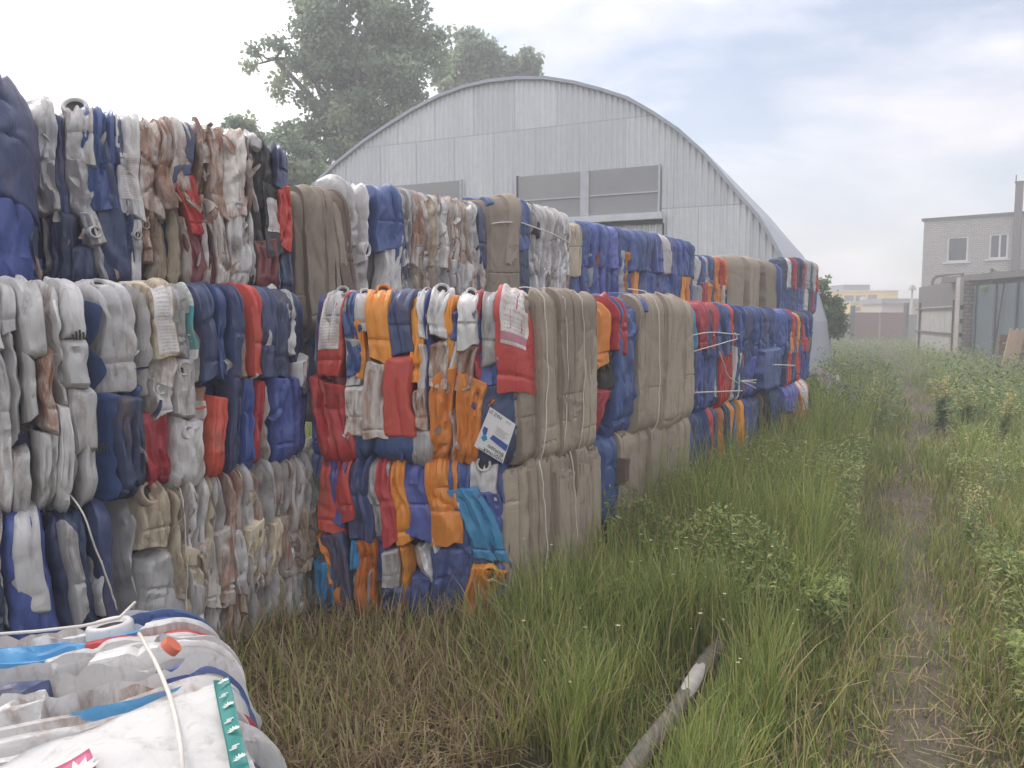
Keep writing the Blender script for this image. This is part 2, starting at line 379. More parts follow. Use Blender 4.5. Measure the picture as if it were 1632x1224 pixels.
def flaps(f, n, pal, smax=.07, x0=0.0, x1=None, sa=.05, sb=None):
    """Loose torn ends of plastic standing off the face."""
    x1 = f.L if x1 is None else x1; sb = f.S if sb is None else sb
    for _ in range(n):
        x, s = random.uniform(x0, x1), random.uniform(sa, sb); a = random.gauss(1.57, .6); l = random.uniform(.4, 1.3) * smax; w = l * random.uniform(.25, .6); ca, sn = math.cos(a), math.sin(a)
        t = np.linspace(0, 1, 6); g = np.linspace(-1, 1, 4); A, Bb = np.meshgrid(t, g, indexing='ij'); ww = w * (1 - .55 * A ** 1.5) * .5 * (1 + .3 * cnoise(A * 5, A * 0 + x * 99, 1, 7))
        X = x + ca * l * A - sn * ww * Bb; S_ = s + sn * l * A + ca * ww * Bb; h = .012 + random.uniform(.02, .05) * np.sin(A * 2.2) * random.uniform(.4, 1.2) + .012 * Bb * random.uniform(-1, 1) + .006 * np.abs(Bb)
        up = f.pos(X, S_, h).reshape(-1, 3); dn = f.pos(X, S_, h - .0025).reshape(-1, 3); q = gridquads(6, 4); rim = [0, 4, 8, 12, 16, 20, 21, 22, 23, 19, 15, 11, 7, 3, 2, 1]
        Q = np.concatenate([q, q[:, ::-1] + 24, [(rim[i], rim[(i + 1) % 16], rim[(i + 1) % 16] + 24, rim[i] + 24) for i in range(16)]])
        link('loose_flap', np_mesh('loose_flap', np.concatenate([up, dn]), Q, mats=[M[random.choice(pal)]]), f.p)
def fill(f, x0, x1, s0, s1, pal, wmin, wmax, kind='can', tiers=1, neckp=0.0, labelp=0.0, jit=.05, **kw):
    """Packs a stretch of a face with canisters of mixed colours, in tiers."""
    hs = np.linspace(s0, s1, tiers + 1)
    for t in range(tiers):
        x = x0
        while x < x1 - .012:
            w = min(random.uniform(wmin, wmax), x1 - x) if x1 - x > wmin * 1.5 else x1 - x
            j0 = random.uniform(-jit, jit) if t else 0; j1 = random.uniform(-jit, jit) if t < tiers - 1 else random.uniform(-.02, .04)
            k = kind if isinstance(kind, str) else random.choice(kind)
            q = dict(kw)
            if random.random() < neckp and w > .05: q['neck'] = (0, random.choice([.72, .8, .62]), min(.03, w * .3))
            if random.random() < labelp and w > .05: q['label'] = (-.5, .5, -.35, .2, 'label')
            slice_(f, x, x + w, hs[t] + j0, hs[t + 1] + j1, random.choice(pal), k, lean=random.uniform(-.03, .03), **q)
            x += w
def core(parent, P0, P1, z0, H, W, base, inset=.06, N=None):
    P0, P1 = np.array(P0[:2]), np.array(P1[:2]); d = (P1 - P0); L = np.linalg.norm(d); d = d / L; n = np.array([d[1], -d[0]])
    n3, d3 = np.array([*n, 0]), np.array([*d, 0]); c = np.array([*(P0 + P1) / 2, z0 + H / 2]) - n3 * (W / 2 + inset * .5)
    na = 18; pts = []; fs = []
    # rounded block from a normalised cube
    g = np.linspace(-1, 1, na)
    for ax in range(3):
        for sg in (-1, 1):
            A, B_ = np.meshgrid(g, g, indexing='ij'); q = np.zeros((na, na, 3)); q[..., ax] = sg; q[..., (ax + 1) % 3] = A; q[..., (ax + 2) % 3] = B_
            b = len(pts) * na * na; k = gridquads(na, na, b); fs.append(k if sg > 0 else k[:, ::-1]); pts.append(q.reshape(-1, 3))
    q = np.concatenate(pts); e = 7.0
    q = q / (np.sum(np.abs(q) ** e, 1, keepdims=True) ** (1 / e))
    hx, hy, hz = L / 2 - inset * .5, W / 2 - inset * .5, H / 2 - .03
    q = q * (1 + .03 * vnoise(q[:, 0] * 5 + L, q[:, 1] * 5, q[:, 2] * 3, 5)[:, None])
    V = c + q[:, :1] * hx * d3 + q[:, 1:2] * hy * n3 + q[:, 2:] * hz * np.array([0, 0, 1]) - np.array(base)
    return link('packed_core', np_mesh('packed_core', V, np.concatenate(fs), mats=[M['core']]), parent)
def cord(f, pts, r=.0035, h=.03, mat='cord', name='strap'):
    """A tie along (x, s) points of a face, lying on the canisters."""
    P = []
    for (xa, sa), (xb, sb) in zip(pts[:-1], pts[1:]):
        for t in np.linspace(0, 1, 14, endpoint=False): P.append((xa + (xb - xa) * t, sa + (sb - sa) * t))
    P.append(pts[-1])
    hh = h + .006 * vnoise(np.arange(len(P)) * .6, f.L, 0, 3)
    Q = [f.pos(np.array(x), np.array(s), np.array(q)) for (x, s), q in zip(P, hh)]
    return MB().tube(Q, r, 6).build(name, M[mat], f.p, smooth=True)
def px_cord(f, pts, **kw):
    return cord(f, [(f.hit(a, b)[0], f.z2s(f.hit(a, b)[1])) for a, b in pts], **kw)
def bale(label, P0, P1, z0, H, W=1.0, group=None, inset=.10, drop=.05, r=.085, seed=0):
    c = (np.array(P0[:2]) + np.array(P1[:2])) / 2; d = np.array(P1[:2]) - np.array(P0[:2]); d /= np.linalg.norm(d)
    c = c - np.array([d[1], -d[0]]) * W / 2
    b = thing('plastic_bale', label, 'bale', (c[0], c[1], z0), group or 'bales of crushed plastic canisters')
    base = (c[0], c[1], z0)
    core(b, P0, P1, z0, H, W, base, inset)
    f = Face(b, P0, P1, z0, H, r=r, drop=drop, base=base, seed=seed); f.W = W
    return b, f, base
def away(P, ang, t): return np.array([P[0] + math.sin(ang) * t, P[1] + math.cos(ang) * t])
# ------------------------------------------------------------------ the stacks of bales
WHITE = list('WWWWGDDY'); STAIN = list('DDDWWYG'); BLUES = list('BBBVNBVN'); MIX = list('BBVNRWGOBVNDC'); MIXB = list('BBVNBVNBVRBWOC')
# ---- the left-hand stack, three bales high
qa, qb = gp(270, 775, .87), gp(500, 722, .87); da = (qb - qa) / np.linalg.norm(qb - qa)
def on_line(P, d, px, z=1.6):
    r = ray(px, 507); A = np.array([[d[0], -r[0]], [d[1], -r[1]]]); k = np.linalg.solve(A, -np.array(P)); return np.array(P) + d * k[0]
A0, A1 = on_line(qa, da, 163), on_line(qa, da, 503)

b, f, base = bale('mixed bale of blue, white and red canisters in the middle of the tall left stack', A0, A1, .87, .87, 1.1, drop=.09, seed=3)
S = px_slice
S(f, 172, 224, 482, 628, 'G', T=True, neck=(.1, .62, .026), prot=.03); S(f, 220, 242, 484, 630, 'W', 'film', T=True)
S(f, 236, 284, 482, 572, 'Y', 'can', T=True, label=(-.8, .7, -.9, .1, 'label'), prot=.04); S(f, 240, 290, 565, 640, 'D', 'film')
S(f, 270, 298, 478, 570, 'G', T=True, neck=(0, .7, .024)); S(f, 293, 314, 478, 575, 'W', T=True, label=(-.9, .9, -.8, .35, 'label_teal'), prot=.045)
S(f, 302, 326, 490, 608, 'D', 'film'); S(f, 314, 344, 476, 610, 'N', T=True, prot=.03); S(f, 340, 366, 476, 612, 'B', T=True); S(f, 364, 386, 476, 604, 'N', T=True)
S(f, 371, 400, 478, 606, 'D', 'film', T=True); S(f, 395, 419, 480, 600, 'R', T=True, prot=.03); S(f, 415, 446, 476, 606, 'N', T=True, prot=.035); S(f, 440, 472, 476, 606, 'N', T=True)
S(f, 447, 484, 474, 562, 'G', 'film', T=True, neck=(0, .6, .02)); S(f, 470, 500, 476, 590, 'N', T=True); S(f, 473, 502, 566, 622, 'W', prot=.05)
S(f, 166, 200, 610, 775, 'B', 'drum', Bt=True); S(f, 192, 246, 622, 778, 'N', 'drum', Bt=True, prot=.05); S(f, 196, 232, 655, 735, 'W', 'film', lean=-.1)
S(f, 228, 284, 655, 775, 'R', Bt=True, lean=-.08); S(f, 238, 272, 608, 664, 'W', neck=(.2, .6, .02), prot=.04)
S(f, 268, 314, 570, 668, 'W', neck=(-.3, .66, .026), prot=.05, taper=-.05); S(f, 276, 330, 664, 768, 'W', Bt=True, neck=(-.1, .7, .026), prot=.05); S(f, 308, 342, 612, 690, 'D', 'film', label=(-.5, .7, -.6, .3, 'label_pink'))
S(f, 328, 364, 632, 758, 'R', Bt=True, prot=.05); S(f, 360, 388, 600, 760, 'N', Bt=True); S(f, 362, 402, 622, 745, 'G', 'film', lean=.06); S(f, 386, 408, 600, 740, 'B', Bt=True)
S(f, 400, 426, 610, 735, 'R', Bt=True, lean=.04); S(f, 418, 442, 612, 742, 'D', 'film', Bt=True); S(f, 436, 470, 600, 736, 'B', Bt=True, prot=.04); S(f, 462, 503, 600, 732, 'V', Bt=True, lean=.08)

flaps(f, 14, list('WGNBDR'), .06)
b, f, base = bale('bale of stained white crumpled sheets at the bottom of the tall left stack', on_line(qa, da, 205), A1 + da * .02, 0, .87, 1.1, drop=.07, seed=5)
xa = f.hit(274, 850)[0]
S(f, 222, 274, 782, 874, 'Y', T=True, neck=(-.1, .12, .042), prot=.06, wr=.006, name='crushed_jerrycan'); S(f, 206, 240, 785, 960, 'G', 'film', T=True, Bt=True)
S(f, 235, 300, 875, 990, 'G', 'drum', Bt=True, prot=.0)
fill(f, xa, f.L, .40, f.S + .14, STAIN + WHITE, .024, .055, ['film', 'film', 'can'], 1, wr=.018, prot=.03)
fill(f, f.hit(300, 930)[0], f.L, -.06, .46, STAIN + WHITE, .024, .055, ['film', 'can'], 1, wr=.018)
fill(f, xa + .05, f.L, .30, .62, STAIN, .05, .10, 'can', 1, wr=.02, prot=.035)
flaps(f, 46, list('WDDYG'), .08, x0=xa)
cord(f, [(xa + .02, .15), (xa + .05, .5), (xa + .04, f.S + .02)])

tA, tB = gp(100, 172, 2.59), gp(400, 214, 2.59); dt = (tB - tA) / np.linalg.norm(tB - tA)
T0_, T1_ = on_line(tA, dt, 42), on_line(tA, dt, 478)
b, f, base = bale('bale of white sheets with rust-brown stains, topmost of the tall left stack', T0_, T1_, 1.745, .845, 1.1, drop=.10, seed=9)
S(f, 36, 94, 168, 338, 'W', 'can', T=True, prot=.09, taper=-.12, wr=.03); S(f, 86, 108, 172, 400, 'N', T=True); S(f, 70, 130, 330, 478, 'N', 'drum', Bt=True)
S(f, 104, 152, 170, 262, 'W', 'can', T=True, neck=(-.2, .30, .05), prot=.05, wr=.018); S(f, 100, 162, 255, 348, 'W', 'film', prot=.08, wr=.024, lean=-.04); S(f, 134, 166, 340, 392, 'W', neck=(0, -.2, .024), prot=.05, lean=-.06)
S(f, 150, 182, 372, 450, 'W', 'film', lean=-.05, prot=.03); S(f, 126, 186, 176, 340, 'B', T=True); S(f, 148, 206, 184, 480, 'N', T=True, Bt=True, lean=-.06, prot=.02); S(f, 110, 160, 385, 478, 'N', 'drum', Bt=True)
S(f, 184, 226, 186, 348, 'W', 'can', T=True, label=(-.8, .8, -.75, -.1, 'label'), prot=.05, wr=.006); S(f, 220, 258, 182, 345, 'D', 'can', T=True, prot=.05, wr=.024); S(f, 250, 280, 184, 336, 'D', 'can', T=True, prot=.04, wr=.024)
S(f, 268, 304, 190, 330, 'D', 'can', T=True, lean=-.05, prot=.03, wr=.022); S(f, 208, 226, 346, 450, 'W', neck=(0, .6, .018)); S(f, 222, 240, 344, 420, 'D', neck=(0, .6, .018), prot=.04)
S(f, 232, 270, 332, 470, 'Y', 'film', Bt=True, lean=-.05, prot=.045); S(f, 264, 290, 328, 470, 'Y', 'film', Bt=True, prot=.03); S(f, 282, 308, 340, 470, 'D', 'film', Bt=True, lean=-.06)
S(f, 272, 306, 200, 290, 'N', T=True); S(f, 288, 322, 276, 376, 'R', prot=.03, lean=-.04); S(f, 296, 336, 360, 472, 'M', Bt=True, lean=-.08)
x0 = f.hit(306, 270)[0]; x1 = f.hit(402, 270)[0]
fill(f, x0, x1, f.S * .46, f.S + .15, list('DDWDWD'), .06, .12, ['can', 'can', 'film'], 1, prot=.05, wr=.026)
fill(f, f.hit(314, 400)[0], x1, -.05, f.S * .55, list('DDDWD'), .06, .12, ['can', 'can', 'film'], 1, prot=.04, wr=.028)
S(f, 376, 422, 214, 470, 'K', T=True, Bt=True); S(f, 396, 418, 240, 340, 'W', 'film', lean=-.04, prot=.03); S(f, 392, 452, 218, 330, 'K', 'film', T=True, prot=.05); S(f, 376, 440, 210, 232, 'G', 'film', T=True, prot=.07)
S(f, 420, 456, 290, 410, 'K', prot=.02, label=(-.6, .6, -.3, .6, 'label')); S(f, 404, 446, 380, 470, 'M', 'can', Bt=True, prot=.05); S(f, 436, 452, 370, 462, 'W', 'film', prot=.03)
S(f, 448, 478, 292, 396, 'R', prot=.06); S(f, 440, 478, 385, 462, 'N', Bt=True); S(f, 440, 470, 230, 300, 'N', T=True)

flaps(f, 14, list('WD'), .07, x0=.1, x1=x0); flaps(f, 34, list('WDDD'), .08, x0=x0, x1=x1)
# a bale in front of them, seen only in part at the picture's edge
e0, e1 = np.array([-2.75, 2.72]), np.array([-2.02, 3.22])
b, f, base = bale('dark blue bale of crushed drums at the upper left edge, highest of all', e0, e1, 1.76, .86, .9, drop=.12, seed=12)
S(f, -70, 74, 128, 320, 'N', 'drum', T=True, prot=.08, wr=.02); S(f, -60, 68, 300, 470, 'B', 'drum', Bt=True, prot=.04, wr=.02); S(f, 52, 76, 330, 478, 'N', 'film', Bt=True); S(f, 60, 78, 400, 478, 'D', 'film', Bt=True, prot=.03)

m1 = gp(150, 806, .87); m0 = gp(0, 832, .87); dm = (m1 - m0) / np.linalg.norm(m1 - m0); m0 = m0 - dm * .35; m1 = m1 + dm * .11
b, f, base = bale('bulging bale of dirty white sacks and cans at the left edge, over the dark bale', m0, m1, .865, .855, .62, drop=.10, r=.15, seed=15)
for p0, p1, a, c, col, kd, kw in [(-90, -38, 452, 640, 'W', 'drum', {}), (-42, 8, 452, 560, 'W', 'can', {}), (0, 34, 450, 535, 'G', 'can', {}), (30, 80, 450, 575, 'W', 'drum', dict(prot=.05)),
        (74, 110, 455, 600, 'W', 'film', dict(lean=-.05)), (100, 150, 452, 545, 'W', 'drum', dict(prot=.06, wr=.005)), (104, 160, 535, 624, 'G', 'drum', dict(prot=.04)), (4, 40, 530, 700, 'G', 'film', {}),
        (-30, 8, 550, 720, 'W', 'can', {}), (34, 64, 566, 668, 'W', 'can', dict(prot=.07)), (60, 96, 560, 690, 'D', 'can', dict(prot=.07)), (88, 118, 560, 650, 'W', 'film', {}), (112, 168, 612, 728, 'W', 'drum', dict(prot=.05, wr=.005)),
        (92, 124, 640, 800, 'W', 'can', dict(prot=.06)), (118, 146, 650, 790, 'W', 'film', dict(lean=.05)), (138, 172, 690, 800, 'G', 'drum', {}), (60, 98, 690, 815, 'W', 'can', {}), (14, 58, 715, 815, 'G', 'drum', dict(prot=.05)),
        (-20, 20, 690, 830, 'W', 'can', {}), (-80, -24, 630, 830, 'D', 'drum', {})]:
    S(f, p0, p1, a, c, col, kd, T=a < 458, Bt=c > 795, **kw)
for (ax, az, n) in ((118, 540, 5), (158, 718, 4)):       # the dark bar marks printed on the sacks
    x, z = f.hit(ax, az); mb = MB()
    for k in range(n):
        hgt = [.018, .030, .036, .028, .016][k]; xx = x + (k - 2) * .0125
        p0 = f.pos(np.array(xx), np.array(f.z2s(z)), np.array(.062)); mb.tube([p0, p0 + f.T * hgt * .5 + f.N * .002, p0 + f.T * hgt], .0038, 6)
    mb.build('printed_mark', M['dark'], b)
f2 = Face(b, m1, m1 + np.array([math.sin(R(24)), math.cos(R(24))]) * .17, .865, .885, base=base, drop=.03)
for k, (x, c) in enumerate([(-.05, 'B')]):
    slice_(f2, x, x + .035, .35, f2.S + .1, c, 'can', prot=-.01); slice_(f2, x - .01, x + .06, -.05, .50, 'B', 'can', prot=.03); slice_(f2, x + .055, x + .13, -.05, .46, 'N', 'can', prot=.04)
b, f, base = bale('dark bale with pale upright sheets at the bottom left, behind the foreground pile', m0 - dm * .1, m1 - dm * .02, 0, .865, .62, drop=.06, seed=18)
fill(f, 0, f.L, -.05, f.S + .1, list('NBNN'), .10, .16, 'drum', 1)
S(f, -60, -10, 850, 1010, 'G', 'film', prot=.05); S(f, 0, 16, 840, 1000, 'W', 'film', prot=.03); S(f, 22, 84, 815, 985, 'G', 'drum', prot=.07, wr=.006); S(f, 104, 140, 835, 985, 'G', 'can', prot=.07); S(f, 150, 182, 880, 985, 'W', 'film', prot=.05, lean=.05)
x, z = f.hit(120, 812); cord(f, [(f.hit(112, 812)[0], f.S), (f.hit(150, 850)[0], f.z2s(.66)), (f.hit(178, 905)[0], f.z2s(.45))], r=.0035, h=.07)

# ---- the middle stack: two bales, a corner towards the camera
C0 = gp(818, 1000, 0); C0 = C0 + np.array([.03, .02]); CL = gp(488, 985, 0)
cd = np.array([math.sin(R(34)), math.cos(R(34))])
def side(t): return C0 + cd * t
b, f, base = bale('bright bale of red, orange, blue and white jerrycans with a cardboard end', CL, C0, .86, .855, 1.12, drop=.10, seed=21, inset=.11)
S(f, 488, 522, 478, 605, 'V', 'film', T=True); S(f, 513, 554, 490, 600, 'R', T=True, lean=.10, label=(-.8, .6, -.55, .35, 'label'), prot=.03); S(f, 520, 556, 474, 520, 'G', 'can', T=True, neck=(.2, .2, .026), prot=.03)
S(f, 551, 572, 486, 600, 'B', T=True); S(f, 567, 594, 472, 530, 'W', T=True, neck=(-.1, .2, .024), prot=.04); S(f, 550, 574, 538, 616, 'W', prot=.04, wr=.016); S(f, 567, 582, 508, 605, 'O', T=False, prot=.02); S(f, 575, 596, 498, 608, 'D', 'film', prot=.04)
S(f, 590, 624, 470, 577, 'O', T=True, neck=(0, .50, .03), prot=.055); S(f, 620, 658, 468, 567, 'N', T=True, prot=.05, wr=.005); S(f, 652, 676, 486, 614, 'O', T=True, prot=.025)
S(f, 668, 682, 474, 542, 'W', T=True, neck=(0, .5, .022), prot=.04); S(f, 666, 681, 545, 622, 'W', 'can', prot=.035); S(f, 679, 690, 470, 735, 'V', 'film', T=True, Bt=True, prot=.045, wr=.004); S(f, 688, 713, 474, 540, 'W', T=True, neck=(0, .35, .03), prot=.055)
S(f, 685, 713, 543, 622, 'D', prot=.055); S(f, 710, 724, 474, 602, 'O', T=True); S(f, 717, 732, 496, 560, 'B', 'can'); S(f, 727, 758, 471, 556, 'W', T=True, neck=(0, .35, .027), prot=.06); S(f, 717, 752, 546, 626, 'D', lean=.05, prot=.055)
S(f, 752, 765, 500, 606, 'R', T=True); S(f, 757, 802, 472, 614, 'B', T=True, prot=.02); S(f, 766, 799, 473, 580, 'G', T=True, neck=(.55, .55, .028), prot=.055); S(f, 789, 856, 468, 622, 'R', T=True, label=(-.72, .46, -.30, .58, 'label_pink'), prot=.12, taper=-.06, wr=.007)
S(f, 486, 520, 610, 724, 'B', Bt=True, lean=-.06); S(f, 504, 564, 606, 724, 'R', Bt=True, lean=-.12, prot=.04); S(f, 528, 562, 600, 675, 'M', 'film', lean=-.05); S(f, 555, 586, 614, 696, 'D', prot=.05)
S(f, 585, 622, 576, 700, 'D', 'can', prot=.06, wr=.006); S(f, 612, 662, 564, 703, 'R', 'drum', prot=.075, wr=.003); S(f, 560, 662, 670, 735, 'B', 'drum', Bt=True, prot=.02); S(f, 661, 681, 616, 686, 'D', 'can', prot=.055); S(f, 654, 692, 678, 744, 'G', 'drum', Bt=True, prot=.06)
S(f, 685, 719, 590, 744, 'O', Bt=True, lean=.07, prot=.035); S(f, 711, 730, 650, 727, 'W', 'film', prot=.06); S(f, 723, 762, 596, 727, 'O', Bt=True, lean=.05, prot=.045); S(f, 746, 774, 610, 735, 'B', 'film', Bt=True); S(f, 753, 838, 604, 738, 'N', 'drum', Bt=True, prot=.04, wr=.012); S(f, 796, 838, 620, 690, 'B', 'film', prot=.07)
flaps(f, 12, list('WGOBD'), .05, sb=f.S * .9)
def printed_label(f, quad, h=.075):
    """The white product label, upside down, with its blue shapes and lettering."""
    c4 = [f.hit(*q) for q in quad]; P = lambda u, v: ((1-u)*(1-v)*np.array(c4[0]) + u*(1-v)*np.array(c4[1]) + u*v*np.array(c4[2]) + (1-u)*v*np.array(c4[3]))
    def w(u, v, k): q = P(u, v); return f.P0 + f.X * q[0] + f.T * q[1] + f.N * (h + k + .018 * (u - .4) ** 2 - .02 * v) - f.base
    n = 9; g = np.linspace(0, 1, n); A = np.array([[w(u, v, 0) for v in g] for u in g]); Bk = np.array([[w(u, v, -.004) for v in g] for u in g])
    e = [(i, j) for i in range(n) for j in (0, n - 1)]
    Q = np.concatenate([gridquads(n, n), gridquads(n, n, n * n)[:, ::-1]])
    rim = [i * n for i in range(n)] + [(n-1)*n + j for j in range(1, n)] + [i * n + n - 1 for i in range(n - 2, -1, -1)] + [j for j in range(n - 2, 0, -1)]
    Q = np.concatenate([Q, [(rim[i], rim[(i+1) % len(rim)], rim[(i+1) % len(rim)] + n*n, rim[i] + n*n) for i in range(len(rim))]])
    lab = link('label', np_mesh('label', np.concatenate([A.reshape(-1, 3), Bk.reshape(-1, 3)]), Q, mats=[flat('label_paper', (.74, .72, .69), .6, 0, .06)], smooth=False), f.p)
    lab['label'] = 'white printed product label, upside down'
    ink, blue, cyan, grey = flat('ink', (.03, .03, .04), .6), flat('label_blue', (.05, .10, .33), .5), flat('label_cyan', (.03, .27, .48), .5), flat('label_grey', (.33, .31, .31), .6)
    def poly(pts, m, name='printed_shape'):
        mb = MB(); mb.add([w(u, v, .003) for u, v in pts], [tuple(range(len(pts)))]); mb.build(name, m, f.p)
    # (u to the right along the top edge, v down)
    poly([(.06, .46), (.2, .46), (.22, .62), (.12, .64), (.06, .56)], blue); poly([(.14, .62), (.26, .64), (.3, .7), (.22, .78), (.1, .74)], cyan)
    poly([(.42, .52), (.98, .54), (.98, .70), (.36, .64)], blue); poly([(.84, .60), (.98, .61), (.98, .70), (.82, .68)], cyan)
    for k in range(6): poly([(.42 + .05 * (k % 2), .30 + .033 * k), (.9 - .06 * (k % 3), .31 + .033 * k), (.9 - .06 * (k % 3), .318 + .033 * k), (.42 + .05 * (k % 2), .308 + .033 * k)], grey, 'printed_line')
    def text(s, u0, v0, size, name='lettering'):
        cu = bpy.data.curves.new('t', 'FONT'); cu.body = s; cu.size = 1; cu.resolution_u = 2; o = bpy.data.objects.new('t', cu); COL.objects.link(o)
        me = bpy.data.meshes.new_from_object(o.evaluated_get(bpy.context.evaluated_depsgraph_get())); bpy.data.objects.remove(o); bpy.data.curves.remove(cu)
        for v in me.vertices: v.co = Vector(w(u0 - v.co.x * size * 1.15, v0 + v.co.y * size, .004))
        me.materials.clear(); me.materials.append(ink); link(name, me, f.p)
    text('hyprmex', .97, .90, .165); text('Biofoam', .95, .775, .15); text('Biofoam', .36, .955, .06); text('MAZ 27', .50, .035, .12); text('12 25', .86, .05, .07)
printed_label(f, [(784, 646), (824, 673), (803, 735), (758, 708)])
# its cardboard end, facing the path
tt = lambda px: float((on_line(C0, cd, px) - C0) @ cd)
TC = tt(960); kc = TC / 1.17
fs = Face(b, side(0), side(TC - .02), .86, .855, r=.05, base=base, drop=.05); 
for x, w_, pr, le in [(.0, .27, .0, -.04), (.17, .33, .03, -.04), (.42, .34, .045, -.03), (.68, .33, .03, .0), (.93, .24, .012, .02)]:
    cards(fs, x * kc, (x + w_) * kc, pr, le, bend=.02)
for x in (.2, .47, .72): cord(fs, [(x * kc, -.02), (x * kc + .05, .45), (x * kc, fs.S + .05)], r=.003, h=.05)

b, f, base = bale('mixed bale of blue, orange and red canisters half sunk in the grass, lower corner bale', CL + np.array([-.02, .02]), C0, 0, .86, 1.12, drop=.08, seed=24, inset=.11)
S(f, 503, 542, 735, 850, 'R', T=True, prot=.02); S(f, 520, 542, 755, 838, 'V', T=True, prot=.03); S(f, 537, 562, 738, 832, 'R', T=True, prot=.03); S(f, 550, 592, 740, 864, 'N', T=True, prot=.04)
S(f, 588, 628, 735, 862, 'G', T=True, prot=.035); S(f, 608, 630, 750, 868, 'R', T=True, prot=.045); S(f, 627, 650, 744, 868, 'O', T=True); S(f, 641, 692, 746, 862, 'V', 'can', T=True, prot=.035)
S(f, 668, 700, 795, 880, 'W', 'film', lean=-.05, prot=.02); S(f, 684, 732, 747, 868, 'O', T=True, neck=(-.1, .50, .034), prot=.075); S(f, 720, 756, 747, 876, 'B', T=True, prot=.04); S(f, 722, 740, 796, 840, 'W', 'film', prot=.055)
S(f, 736, 786, 776, 892, 'C', prot=.06, lean=-.13, taper=.05); S(f, 751, 796, 748, 802, 'W', T=True, neck=(.0, .0, .034), prot=.05); S(f, 763, 800, 780, 830, 'V', prot=.06); S(f, 764, 796, 820, 876, 'B', prot=.035, label=(-.7, .6, -.8, .8, 'label')); S(f, 790, 820, 765, 930, 'V', 'film', T=True, lean=-.06)
S(f, 503, 540, 852, 970, 'O', 'film', lean=-.12, prot=.035); S(f, 512, 556, 850, 975, 'N', Bt=True, lean=-.08, prot=.035); S(f, 503, 537, 895, 985, 'C', Bt=True, lean=-.08); S(f, 553, 578, 902, 980, 'W', 'film', Bt=True, prot=.03); S(f, 554, 570, 860, 910, 'C')
S(f, 564, 596, 858, 975, 'O', 'can', Bt=True, taper=.15, prot=.05); S(f, 576, 606, 900, 985, 'G', 'film', Bt=True); S(f, 592, 612, 855, 930, 'B'); S(f, 607, 630, 872, 940, 'G', prot=.05); S(f, 628, 650, 870, 960, 'O', 'film', Bt=True, prot=.04)
S(f, 604, 660, 930, 1000, 'N', 'drum', Bt=True); S(f, 655, 688, 872, 930, 'W', 'film', lean=-.06, prot=.03); S(f, 680, 752, 866, 1000, 'V', 'drum', Bt=True, prot=.03); S(f, 650, 690, 920, 1000, 'B', 'can', Bt=True)
S(f, 735, 792, 898, 1000, 'O', Bt=True, lean=.12, prot=.085, neck=(.1, .86, .035)); S(f, 772, 820, 890, 1000, 'V', 'drum', Bt=True, prot=.03); S(f, 740, 790, 860, 905, 'B', 'can')
cord(f, [(f.hit(786, 905)[0], .33), (f.hit(814, 925)[0], .28)], h=.10)
fs = Face(b, side(0), side(TC - .02), 0, .86, r=.045, base=base, drop=.04)
for x, w_, pr, le in [(-.04, .27, .005, -.03), (.16, .22, .02, -.06), (.38, .46, .06, -.03), (.66, .42, .075, -.04), (1.0, .17, .02, -.02)]:
    cards(fs, x * kc, (x + w_) * kc, pr, le, s1=fs.S + (-.06 if pr > .05 else .03))
for x in (.17, .58): cord(fs, [(x * kc, .0), (x * kc + .04, .4), (x * kc - .02, fs.S - .05)], r=.003, h=.07)

def row_bale(label, t0, t1, z0, H, seed, W=1.05, drop=.07, **kw): return bale(label, side(t0), side(t1), z0, H, W, drop=drop, seed=seed, **kw)
tt = lambda px: float((on_line(C0, cd, px) - C0) @ cd)
t2, t3, t4, t5, t6 = tt(976), tt(1107), tt(1196), tt(1246), tt(1298)
b, f, base = row_bale('upper bale with a red jerrycan and two bowed cardboard panels, second from the corner', TC, t3, .86, .85, 31)
S(f, 946, 980, 484, 585, 'O', T=True, prot=.04); S(f, 976, 1002, 486, 562, 'R', T=True, neck=(-.1, .45, .036), prot=.06); S(f, 962, 988, 556, 640, 'K', prot=.0); S(f, 945, 976, 618, 716, 'R', Bt=True, prot=.075, lean=.06); S(f, 978, 1020, 488, 716, 'B', 'can', T=True, Bt=True, prot=.035, lean=.05, wr=.02)
x = f.hit(1010, 600)[0]; w_ = (f.L - x) / 3
for k in range(3): cards(f, x + k * w_ - .03, x + (k + 1) * w_ + .04, [.05, .075, .05][k], .05, bend=.03)
for p in (1016, 1050): S(f, p, p + 12, 486, 500, 'B', 'can', prot=.07)
cord(f, [(x + w_ * .6, 0), (x + w_ * .65, .4), (x + w_ * .5, f.S + .05)], h=.085)
b, f, base = row_bale('upper bale of blue and red slabs tied with pale loose-ended cords', t3 + .02, t4, .86, .845, 33)
S(f, 1106, 1114, 486, 560, 'C', T=True); S(f, 1114, 1130, 488, 560, 'R', T=True, prot=.03)
fill(f, .2, f.L, f.S * .5, f.S + .14, MIXB, .06, .10, 'can', 1); fill(f, 0, f.L, -.05, f.S * .55, MIXB + ['R', 'N'], .06, .11, 'can', 1, labelp=.1)
px_cord(f, [(1090, 526), (1165, 533)], h=.07, r=.005); px_cord(f, [(1104, 556), (1162, 540), (1158, 530)], h=.07, r=.005); px_cord(f, [(1104, 624), (1168, 622)], h=.08, r=.006); px_cord(f, [(1135, 560), (1150, 600), (1168, 612)], h=.06, r=.005)
for q in ((1192, 604), (1186, 618), (1195, 610)): px_cord(f, [(1158, 606), q], h=.12, r=.005, name='strap_end')
b, f, base = row_bale('upper bale with a large blue drum bulging under a pale cord', t4 + .02, t5, .86, .82, 35)
